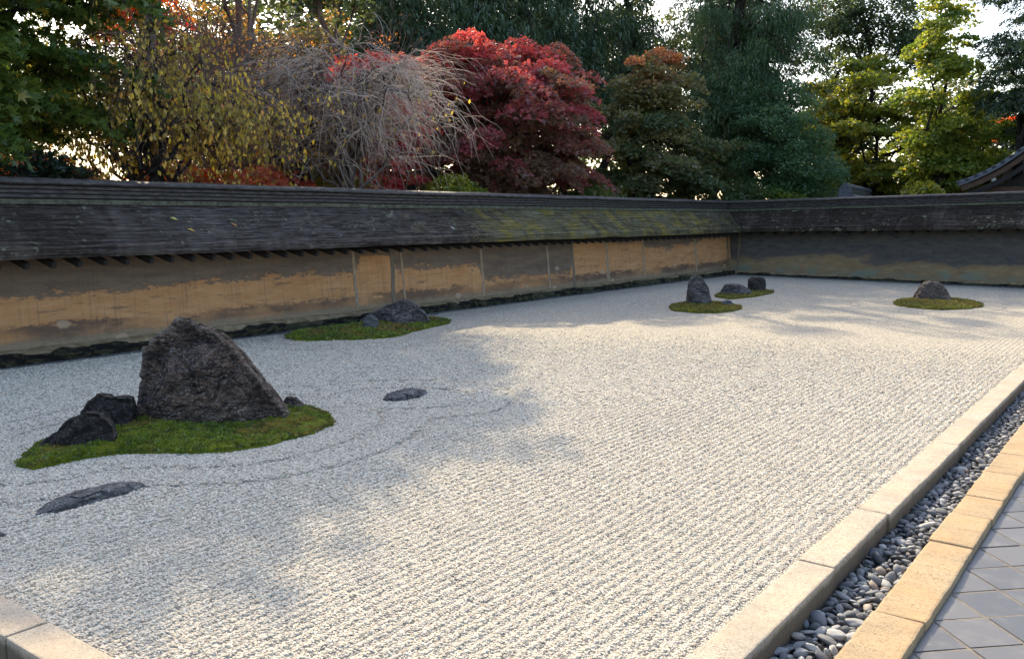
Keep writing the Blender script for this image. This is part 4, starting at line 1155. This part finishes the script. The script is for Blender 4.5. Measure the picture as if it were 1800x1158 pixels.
def bare_tree(name, label, base, h, seed, spread=1.0, leaves=0, leafcol=None, bark='twig_brown', tr0=.12, levels=5, group=None):
    rng = np.random.default_rng(seed)
    root = empty(name, (base[0], base[1], -.34)); tag(root, label, 'tree', group)
    off = np.array([base[0], base[1], -.34]); wood, tw, tips = [], [], []
    def grow(p, d, ln, r, lev):
        n = 5; q = [p]
        for i in range(n):
            d = d + rng.normal(0, .10, 3) + np.array([0, 0, .03]); d = d / np.linalg.norm(d); q.append(q[-1] + d * ln / n)
        q = np.array(q); (wood if lev < 2 else tw).append((q - off, np.linspace(max(r, .009), max(r * .62, .007), n + 1), 7 if lev < 1 else (5 if lev < 2 else 3)))
        if lev >= levels: tips.append(q[-1]); tips.append(q[3]); return
        k = 3 if lev < 1 else (rng.integers(3, 6) if lev < 3 else 3)
        for i in range(k):
            j = n if i == 0 else rng.integers(2, n + 1)
            nd = d + rng.normal(0, .55 * spread, 3) * np.array([1, 1, .6]); nd /= np.linalg.norm(nd)
            grow(q[j], nd, ln * rng.uniform(.58, .82), max(.0055, r * rng.uniform(.42, .6)), lev + 1)
    grow(off, np.array([rng.normal(0, .05), rng.normal(0, .05), 1.0]), h * .34, tr0, 0)
    link('trunk', tubes_mesh('trunk', wood), root, M['bark'])
    link('twigs', tubes_mesh('twigs', tw), root, M[bark])['kind'] = 'stuff'
    if leaves:
        T = np.array(tips); n = leaves; i = rng.integers(0, len(T), n); i = i[vnoise(T[i, 1] * 1.3, T[i, 2] * 1.3, seed) > .45]; n = len(i)
        P = T[i] + rng.normal(0, .10, (n, 3))
        col = leafcol(np.zeros(n), rng.random(n), rng.random(n), P)
        link('crown', leaf_mesh('crown', P - off, rng.normal(0, 1, (n, 3)), .075 * rng.uniform(.7, 1.3, n), col, 'oval', rng), root, M['leaf'])
    return root

def build_trees():
    g_maple = c_mix((.040, .078, .014), (.095, .130, .022), (.24, .20, .025), .14)
    tree('maple_tree', 'dark green maple overhanging the wall at far left of the picture', (-13.5, 4.9),
         layers(-13.5, 5.2, 1.7, 2.5, 7.2, 16, 1) + layers(-13.2, 3.2, 1.5, 2.6, 7.0, 9, 2) + [(-13.6, 7.4, 5.0, .8, .9, .4), (-13.6, 7.1, 4.0, .8, .8, .4), (-13.6, 6.8, 3.2, .7, .8, .35), (-13.8, 7.9, 5.9, .8, .8, .4), (-13.7, 6.9, 5.3, .8, .9, .5), (-14.4, 6.6, 4.2, .9, .9, .6), (-13.8, 6.6, 6.1, .9, 1.0, .5)], 380, 90, .55, .06, .118, 'maple', g_maple, 1, trunk_r=.14, limbs=10, tilt=.8)
    tree('maple_tree', 'small bright orange maple high behind the green maple at left', (-18.4, 11.1), [(-18.4, 11.1, 6.6, 1.0, 1.2, 1.3)], 60, 110, .42, .07, .115, 'maple3', c_mix((.62, .17, .02), (.70, .30, .03), (.55, .06, .02), .3), 2, trunk_r=.07)
    yel = c_mix((.20, .175, .02), (.52, .33, .04), (.48, .22, .02), .14)
    weeping('weeping_cherry', 'weeping cherry with sparse yellow leaves right of the green maple', (-13.9, 8.7), 4.6, 2.0, 20, 1200, 1.4, 3, 4.2, yel, 'twig_brown', .10, .0055)
    weeping('weeping_cherry', 'slender weeping cherry with greenish yellow leaves behind the yellow one', (-15.4, 9.2), 4.5, 1.9, 14, 460, 1.4, 33, 5, c_mix((.12, .13, .018), (.40, .28, .03)), 'twig_brown', .09, .0055)
    weeping('weeping_cherry', 'bare weeping cherry with pale arching twigs before the red maple', (-13.5, 12.9), 4.9, 2.5, 30, 1150, 1.65, 5, .12, yel, 'twig', .11, .0072)
    weeping('weeping_cherry', 'thin brown twigged weeping cherry left of the bare pale one', (-14.6, 11.9), 4.6, 1.8, 16, 800, 1.4, 6, 1.2, c_mix((.16, .11, .03), (.40, .20, .03)), 'twig_brown', .09, .0058)
    red = c_height((.130, .078, .048), (.230, .050, .058), (.35, .062, .062), .22, .80, .6)
    tree('maple_tree', 'broad crimson maple behind the middle of the long wall', (-14.9, 19.3),
         layers(-14.8, 19.5, 3.1, 2.3, 6.2, 26, 3) + [(-15.2, 16.7, 5.2, 1.3, 1.3, .5), (-15.6, 15.4, 4.9, 1.3, 1.3, .5), (-16.2, 14.2, 4.4, 1.2, 1.2, .5), (-16.0, 14.6, 3.5, 1.1, 1.1, .5), (-15.4, 16.2, 4.2, 1.2, 1.2, .5), (-14.6, 17.2, 3.4, 1.0, 1.0, .5), (-14.9, 17.6, 5.9, 1.2, 1.2, .4), (-14.3, 21.6, 3.0, 1.5, 1.5, .5)], 540, 150, .48, .05, .096, 'maple3', red, 7, trunk_r=.15, limbs=22, tilt=.8, droop=.45, shell=.2)
    brn = c_height((.060, .085, .034), (.15, .125, .052), (.30, .12, .052), .2, .85, .35)
    tree('maple_tree', 'russet and green maple behind the corner of the two walls', (-14.6, 26.6),
         layers(-14.5, 26.8, 2.1, 2.2, 7.0, 20, 4) + layers(-13.6, 28.4, 1.7, 2.2, 5.0, 8, 5), 330, 135, .50, .065, .12, 'kite', brn, 8, trunk_r=.14, limbs=18, tilt=.8, droop=.35, shell=.2)
    con = c_mix((.030, .058, .024), (.060, .095, .034), (.17, .07, .028), .07)
    tree('cedar_tree', 'tall dark cedar with hanging sprays and rusty tips behind the far corner', (-12.9, 32.0),
         [(-12.9, 31.8, 8.5, 2.2, 2.2, 5.0), (-13.6, 31.5, 5.5, 1.9, 1.9, 2.6)], 290, 320, .52, .10, .15, 'blade', con, 9, trunk_r=.28, leafmat='needle', hang=True, limbs=16, trunk_top=.95)
    eve = c_mix((.034, .072, .030), (.080, .135, .055), (.10, .17, .05), .12)
    tree('evergreen_tree', 'rounded dark evergreen below the tall cedar', (-11.6, 30.6), [(-11.6, 30.4, 3.9, 2.1, 1.6, 2.3), (-10.5, 30.6, 3.0, 1.5, 1.4, 1.4)], 220, 190, .50, .13, .11, 'oval', eve, 10, trunk_r=.16, limbs=12, tilt=.8)
    ygm = c_mix((.075, .105, .014), (.19, .19, .02), (.34, .27, .03), .15)
    tree('maple_tree', 'yellow green maple in loose tiers behind the far wall', (-10.8, 38.6),
         layers(-11.0, 38.6, 2.8, 2.2, 8.2, 22, 6) + layers(-9.0, 38.6, 2.1, 2.2, 6.4, 11, 7), 360, 110, .50, .06, .13, 'kite', ygm, 11, trunk_r=.13, limbs=10, tilt=.9)
    tree('maple_tree', 'taller golden green maple left of the temple roof', (-6.9, 33.0),
         layers(-6.9, 33.0, 1.6, 3.0, 9.0, 18, 8) + layers(-5.9, 33.4, 1.6, 2.4, 5.4, 8, 9), 300, 125, .50, .07, .12, 'kite', c_mix((.075, .115, .016), (.19, .20, .022), (.34, .27, .03), .12), 12, trunk_r=.13, limbs=10, tilt=.9)
    tree('broadleaf_tree', 'airy grey green tree with sky gaps above the yellow green maple', (-12.4, 41.0), [(-12.4, 41.0, 10.4, 2.8, 2.2, 2.8), (-10.0, 41.2, 9.2, 2.0, 1.6, 2.0)], 230, 110, .65, .16, .15, 'oval', c_mix((.035, .055, .025), (.075, .10, .038)), 13, trunk_r=.2, limbs=12, tilt=.8, shell=.2)
    tree('pine_tree', 'dark pine with layered boughs at the right edge above the temple roof', (-4.6, 32.2), [(-4.5, 32.2, 7.0, 1.3, 1.2, 2.8), (-3.4, 31.8, 6.2, 1.4, 1.0, 1.8)], 120, 260, .55, .07, .17, 'blade', c_mix((.018, .034, .014), (.036, .058, .02), (.11, .13, .025), .08), 14, trunk_r=.18, leafmat='needle', limbs=10)
    tree('maple_tree', 'distant orange red maple glimpsed above the temple roof', (-6.2, 40.5), [(-5.7, 40.5, 5.3, 1.0, 1.0, .4)], 24, 100, .45, .06, .13, 'maple3', c_mix((.60, .07, .02), (.65, .18, .03)), 15, trunk_r=.1)
    # the tall dark row behind
    dk = c_mix((.026, .050, .022), (.058, .085, .034), (.13, .095, .025), .06)
    tall = [((-20.0, 21.0), 7.9, 1.8, 2.9, 'dark conifer behind the left tip of the crimson maple'), ((-20.0, 24.3), 9.0, 1.9, 4.3, 'tall dark conifer behind the left half of the crimson maple'), ((-20.2, 27.2), 10.3, 2.2, 5.4, 'tall dark conifer behind the right half of the crimson maple'), ((-20.0, 30.2), 11.3, 2.3, 6.4, 'tall dark conifer between the crimson and russet maples'), ((-19.6, 33.6), 11.8, 2.6, 6.7, 'tall dark conifer behind the russet and green maple'), ((-16.0, 36.0), 9.5, 2.4, 5.0, 'tall dark conifer left of the hanging cedar')]
    for i, (b, zc, rx, rz, lab) in enumerate(tall):
        tree('conifer_tree', lab, b, [(b[0], b[1], zc, rx, rx, rz), (b[0] + .4, b[1], zc - rz * .55, rx * 1.1, rx * 1.1, rz * .5)], 210, 150, .58, .12, .21, 'blade', dk, 20 + i, 'tall conifers behind the wall', trunk_r=.22, leafmat='needle', hang=True, limbs=14, trunk_top=.95, shell=.35)
    high = [((-16.3, 10.1), 9.0, 1.5, 2.2, 'high crowned dark tree over the green maple'), ((-17.3, 12.8), 10.0, 1.7, 3.4, 'high crowned dark tree above the yellow weeping cherry'), ((-17.6, 15.6), 9.7, 1.8, 3.9, 'high crowned dark tree above the bare weeping cherry')]
    for i, (b, zc, rx, rz, lab) in enumerate(high):
        tree('evergreen_tree', lab, b, [(b[0], b[1], zc, rx, rx, rz)], 145, 95, .56, .13, .18, 'oval', c_mix((.028, .045, .018), (.065, .075, .026), (.26, .15, .025), .10), 30 + i, 'high crowned trees behind the wall', trunk_r=.11, bark='twig_brown', limbs=10, trunk_top=.8, tilt=.7)
    orl = c_mix((.36, .12, .025), (.52, .22, .03))
    bare_tree('bare_tree', 'leafless brown tree with a few orange leaves above the yellow cherry', (-16.4, 13.2), 7.6, 40, 1.15, 1600, orl, levels=6, tr0=.10)
    bare_tree('bare_tree', 'leafless dark tree above the bare weeping cherry', (-17.0, 16.6), 8.0, 41, 1.15, 1200, orl, levels=6, tr0=.10)
    bare_tree('bare_tree', 'thin leafless tree high over the green maple and yellow cherry', (-15.8, 10.9), 7.2, 42, 1.15, 1200, orl, levels=6, tr0=.08)
    thin = [((-19.5, 13.6), (1.9, 2.1, 2.6), 5.4, c_mix((.10, .075, .025), (.30, .15, .03), (.10, .12, .02), .3), 'thin brownish orange tree far behind the yellow cherry'),
            ((-20.5, 17.6), (2.0, 2.1, 2.8), 5.8, c_mix((.06, .06, .025), (.17, .12, .03), (.3, .14, .03), .2), 'thin olive brown tree far behind the bare cherry'),
            ((-21.0, 21.6), (1.8, 1.8, 2.6), 5.4, c_mix((.045, .055, .022), (.12, .10, .03), (.28, .05, .03), .2), 'thin dark olive tree far behind the red maple tip'),
            ((-18.0, 8.0), (1.5, 1.7, 1.6), 4.2, c_mix((.06, .08, .018), (.18, .17, .025), (.35, .16, .03), .25), 'thin yellow green tree far behind the green maple')]
    for i, (b, r, z, colr, lab) in enumerate(thin):
        tree('autumn_tree', lab, b, [(b[0], b[1], z, *r)], 110, 90, .5, .14, .11, 'oval', colr, 90 + i, 'thin trees behind the cherries', trunk_r=.09, limbs=9, tilt=.8, shell=.2)
    # middle distance filler trees and shrubs behind the wall
    shr = [
        ((-15.6, 7.6), (1.3, 1.3, .75), 2.0, c_mix((.40, .11, .02), (.55, .20, .03)), 'rust orange shrub behind the wall at far left', 'maple3'),
        ((-15.9, 10.1), (1.3, 1.3, .7), 2.05, c_mix((.36, .07, .02), (.52, .18, .03), (.2, .16, .02), .2), 'rust red shrub behind the yellow weeping cherry', 'maple3'),
        ((-14.4, 11.1), (.9, 1.1, .55), 2.15, c_mix((.28, .045, .035), (.42, .14, .06), (.3, .22, .05), .2), 'dusky red shrub between the two weeping cherries', 'maple3'),
        ((-12.9, 6.2), (.5, .9, .45), 2.25, c_mix((.012, .022, .012), (.03, .045, .02)), 'small dark evergreen shrub under the green maple', 'oval'),
        ((-15.6, 13.6), (1.1, 1.1, 1.0), 2.5, c_mix((.10, .12, .018), (.24, .20, .025), (.24, .05, .03), .25), 'yellowish shrub behind the bare weeping cherry', 'oval'),
        ((-15.7, 15.2), (1.5, 1.6, 1.9), 3.7, c_mix((.26, .045, .045), (.42, .07, .06), (.14, .10, .03), .2), 'small crimson maple left behind the broad crimson one', 'maple3'),
        ((-13.6, 16.0), (.7, .9, .55), 2.2, c_mix((.07, .10, .012), (.22, .21, .02)), 'small yellow green shrub at the left foot of the crimson maple', 'oval'),
        ((-13.8, 22.0), (.9, 1.6, .6), 2.2, c_mix((.03, .055, .016), (.08, .11, .025), (.18, .17, .03), .1), 'low green shrub under the crimson maple', 'oval'),
        ((-11.0, 29.2), (1.1, .6, .5), 2.15, c_mix((.06, .10, .014), (.14, .16, .02)), 'low yellow green shrub left of the gate roof', 'oval'),
        ((-6.5, 29.6), (.6, .5, .5), 2.25, c_mix((.09, .11, .014), (.21, .20, .02)), 'small yellow green shrub between gate roof and temple roof', 'maple3'),
        ((-11.8, 28.7), (.8, .7, .6), 2.3, c_mix((.04, .07, .022), (.085, .10, .035)), 'small dull green shrub behind the corner', 'oval'),
    ]
    for i, (b, r, z, colr, lab, kd) in enumerate(shr):
        n = int(40 + 34 * r[0] * r[1] * r[2])
        tree('garden_shrub', lab, b, [(b[0], b[1], z, *r)], n, 75, .36, .08, .115, kd, colr, 50 + i, 'shrubs behind the walls', 'shrub', trunk_r=.05, limbs=5, tilt=.7)
    back = [((-24.5, 19.0), 2.8, 7.5, 'behind the bare weeping cherry'), ((-26, 24.0), 3.2, 9.5, 'behind the left tip of the crimson maple'), ((-27, 29.5), 3.4, 10.2, 'behind the crimson maple, first from the left'), ((-26, 35.5), 3.4, 10.4, 'behind the crimson maple, second from the left'), ((-24, 42.0), 3.6, 10.6, 'behind the russet maple'), ((-18.5, 42.0), 3.4, 10.8, 'behind the tall cedar'), ((-14.0, 45.0), 3.4, 8.4, 'behind the airy grey green tree'), ((-8.5, 46.0), 3.6, 7.4, 'behind the yellow green maple'), ((-3.0, 43.0), 3.0, 5.6, 'behind the temple roof')]
    for i, ((x, y), r, h, w) in enumerate(back):
        tree('background_tree', 'dark background tree far ' + w, (x, y), [(x, y, h * .62, r, r, h * .62)], int(100 + 11 * h), 75, .85, .2, .28, 'oval', c_mix((.030, .050, .020), (.085, .095, .030), (.16, .13, .03), .15), 70 + i, 'dark trees far behind', trunk_r=.22, limbs=10, tilt=.8, shell=.3)

def build_fallen():
    rng = np.random.default_rng(9)
    spots = [((7.21, .0), 'pale yellow fallen leaf high on the shingle roof at left', (.55, .45, .12)), ((7.33, .21), 'orange yellow fallen leaf lower on the shingle roof at left', (.55, .33, .05)),
             ((8.10, .12), 'brown fallen leaf on the shingle roof above the tallest boulder', (.30, .16, .05)), ((12.8, .26), 'white looking fallen leaf on the shingle roof at the middle', (.6, .58, .5))]
    for (y, v), lab, c in spots:
        a = (.44 - v) / .72; z = 1.425 + .53 * a - .02 * math.sin(math.pi * a) + .018
        me = leaf_mesh('fallen_leaf', np.zeros((1, 3)), np.array([[.5, .1, .8]]), np.array([.12]), np.array([c]), 'oval', rng)
        o = link('fallen_leaf', me, None, M['leaf']); o.location = (-11.2 + v, y, z); tag(o, lab, 'leaf')

# ------------------------------------------------------------------ buildings behind the far wall
def build_temple():
    root = empty('temple_hall', (0, 0, 0)); tag(root, 'temple hall with sweeping grey tiled gable roof at right behind the far wall', 'building')
    prof = [(-5.86, 2.80), (-5.6, 2.885), (-5.3, 3.02), (-5.0, 3.175), (-4.7, 3.355), (-4.4, 3.575), (-4.1, 3.82), (-3.75, 4.14), (-3.4, 4.5), (-3.0, 4.95), (-2.6, 5.45)]
    cx = -2.6
    def band(name, dz0, dz1, y0, y1, mat, inset=0.0, side=1):
        pts = [(x + inset, z) for x, z in prof]
        V, F = [], []
        for (x, z) in pts:
            xx = x if side > 0 else 2 * cx - x
            for y in (y0, y1):
                V.append((xx, y, z + dz0)); V.append((xx, y, z + dz1))
        for i in range(len(pts) - 1):
            a, b = i * 4, i * 4 + 4
            F += [(a, a + 1, b + 1, b), (a + 2, b + 2, b + 3, a + 3), (a + 1, a + 3, b + 3, b + 1), (a, b, b + 2, a + 2)]
        F += [(0, 2, 3, 1), (len(V) - 4, len(V) - 3, len(V) - 1, len(V) - 2)]
        me = bpy.data.meshes.new(name); me.from_pydata(V, [], F)
        bm = bmesh.new(); bm.from_mesh(me); bmesh.ops.recalc_face_normals(bm, faces=bm.faces); bm.to_mesh(me); bm.free()
        return link(name, me, root, mat)
    # round tile, one mesh shared
    bm = bmesh.new(); bmesh.ops.create_cone(bm, cap_ends=True, segments=10, radius1=.062, radius2=.056, depth=.30)
    tile = bm_mesh('roof_tile', bm, True); tile.materials.append(M['rooftile'])
    px = np.array([p[0] for p in prof]); pz = np.array([p[1] for p in prof])
    s = np.concatenate([[0], np.cumsum(np.hypot(np.diff(px), np.diff(pz)))])
    for side in (1, -1):
        slope = band('roof_slope', -.06, .0, 31.0, 38.0, M['rooftile'], 0, side)
        band('bargeboard', -.22, -.065, 31.04, 31.12, M['bargeboard'], .10, side)
        band('soffit', -.40, -.23, 31.13, 31.30, M['wood_dark'], .25, side)
        for k in range(int(s[-1] / .27)):
            q = .1 + k * .27; x = np.interp(q, s, px); z = np.interp(q, s, pz); x2 = np.interp(q + .1, s, px); z2 = np.interp(q + .1, s, pz)
            for yy in (31.06, 31.36):
                o = link('roof_tile', tile, slope); o.location = (x if side > 0 else 2 * cx - x, yy, z + .04)
                ang = math.atan2(x2 - x, z2 - z); o.rotation_euler = (0, ang * side, 0)
    bm = bmesh.new(); bmesh.ops.create_cube(bm, size=1)
    for v in bm.verts: v.co = Vector((v.co.x * .36, v.co.y * 7.0, v.co.z * .36))
    bmesh.ops.bevel(bm, geom=list(bm.edges), offset=.05, segments=2, affect='EDGES')
    o = link('ridge', bm_mesh('ridge', bm), root, M['rooftile']); o.location = (cx, 34.5, 5.58)
    # gable wall, white purlin ends, posts
    V = [(x + .5, 31.7, z - .25) for x, z in prof[1:]] + [(2 * cx - x - .5, 31.7, z - .25) for x, z in reversed(prof[1:-1])] + [(2 * cx - prof[1][0] - .5, 31.7, -.34), (prof[1][0] + .5, 31.7, -.34)]
    me = bpy.data.meshes.new('gable_wall'); me.from_pydata(V, [], [tuple(range(len(V)))])
    bm = bmesh.new(); bm.from_mesh(me); r = bmesh.ops.extrude_face_region(bm, geom=list(bm.faces))
    for g in r['geom']:
        if isinstance(g, bmesh.types.BMVert): g.co.y += .2
    link('gable_wall', bm_mesh('gable_wall', bm), root, M['wood_dark'])
    def bx(name, x, y, z, sx, sy, sz, mat, bev=.012):
        bm = bmesh.new(); bmesh.ops.create_cube(bm, size=1)
        for v in bm.verts: v.co = Vector((v.co.x * sx, v.co.y * sy, v.co.z * sz))
        bmesh.ops.bevel(bm, geom=list(bm.edges), offset=bev, segments=2, affect='EDGES')
        o = link(name, bm_mesh(name, bm), root, mat); o.location = (x, y, z)
    for (x, z) in ((-4.90, 2.93), (-3.9, 3.45)):
        bx('purlin', x, 31.45, z, .13, .5, .14, M['bargeboard']); bx('purlin_end', x, 31.185, z, .125, .03, .13, M['plaster'])
    for x in (-5.0, -3.6, -1.6, -.2): bx('pillar', x, 31.6, 1.2, .16, .16, 3.0, M['wood_dark'])
    bx('tie_beam', cx, 31.55, 2.62, 5.2, .14, .18, M['bargeboard'])
    bx('plaster_panel', -4.3, 31.68, 2.0, 1.1, .03, 1.0, M['plaster'])

    gate = empty('gate_roof', (0, 0, 0)); tag(gate, 'small tiled gate roof ridge peeping over the far wall', 'building')
    def gl(name, prof2, y0, y1, x0, x1, mat, close=True):
        V, F = [], []; n = len(prof2)
        for (y, cx2) in ((y0, x0), (y1, x1)):
            V += [(cx2 + a, y, z) for a, z in prof2]
        F = [(i, (i + 1) % n, n + (i + 1) % n, n + i) for i in range(n)] + [tuple(range(n)), tuple(range(n, 2 * n))]
        me = bpy.data.meshes.new(name); me.from_pydata(V, [], F)
        bm = bmesh.new(); bm.from_mesh(me); bmesh.ops.recalc_face_normals(bm, faces=bm.faces); bm.to_mesh(me); bm.free()
        return link(name, me, gate, mat)
    xa, xb = -8.95, -10.15
    gl('roof_slope', [(-1.3, 2.02), (-.7, 2.28), (0, 2.56), (.7, 2.28), (1.3, 2.02), (1.3, 1.94), (0, 2.44), (-1.3, 1.94)], 30.0, 37.0, xa, xb, M['rooftile'])
    gl('ridge_course', [(-.13, 2.50), (-.13, 2.60), (.13, 2.60), (.13, 2.50)], 30.02, 36.9, xa, xb, M['ridge_moss'])
    gl('ridge_course', [(-.10, 2.603), (-.10, 2.70), (.10, 2.70), (.10, 2.603)], 30.02, 36.9, xa, xb, M['rooftile'])
    gl('ridge_cap', [(-.12, 2.703)] + [(.12 * math.cos(a), 2.73 + .12 * math.sin(a)) for a in np.linspace(math.pi, 0, 9)] + [(.12, 2.703)], 29.98, 36.95, xa, xb, M['rooftile'])
    gl('ridge_end', [(-.20, 2.40), (-.20, 2.58), (-.15, 2.74), (-.08, 2.83), (0, 2.86), (.08, 2.83), (.15, 2.74), (.20, 2.58), (.20, 2.40)], 29.86, 29.97, xa, xa, M['rooftile'])
    gl('gable', [(-.95, -.34), (-.95, 2.0), (0, 2.38), (.95, 2.0), (.95, -.34)], 30.3, 36.6, xa - .05, xb, M['wood_dark'])

build_ground()
build_gravel()
build_kerbs()
build_gutter()
build_tiles()
build_wall('long')
build_wall('far')
build_rocks()
build_moss()
build_temple()
build_trees()
build_fallen()
tot = sum(len(o.data.polygons) for o in scene.objects if o.type == 'MESH')
print('polys', tot, 'objects', len(scene.objects))
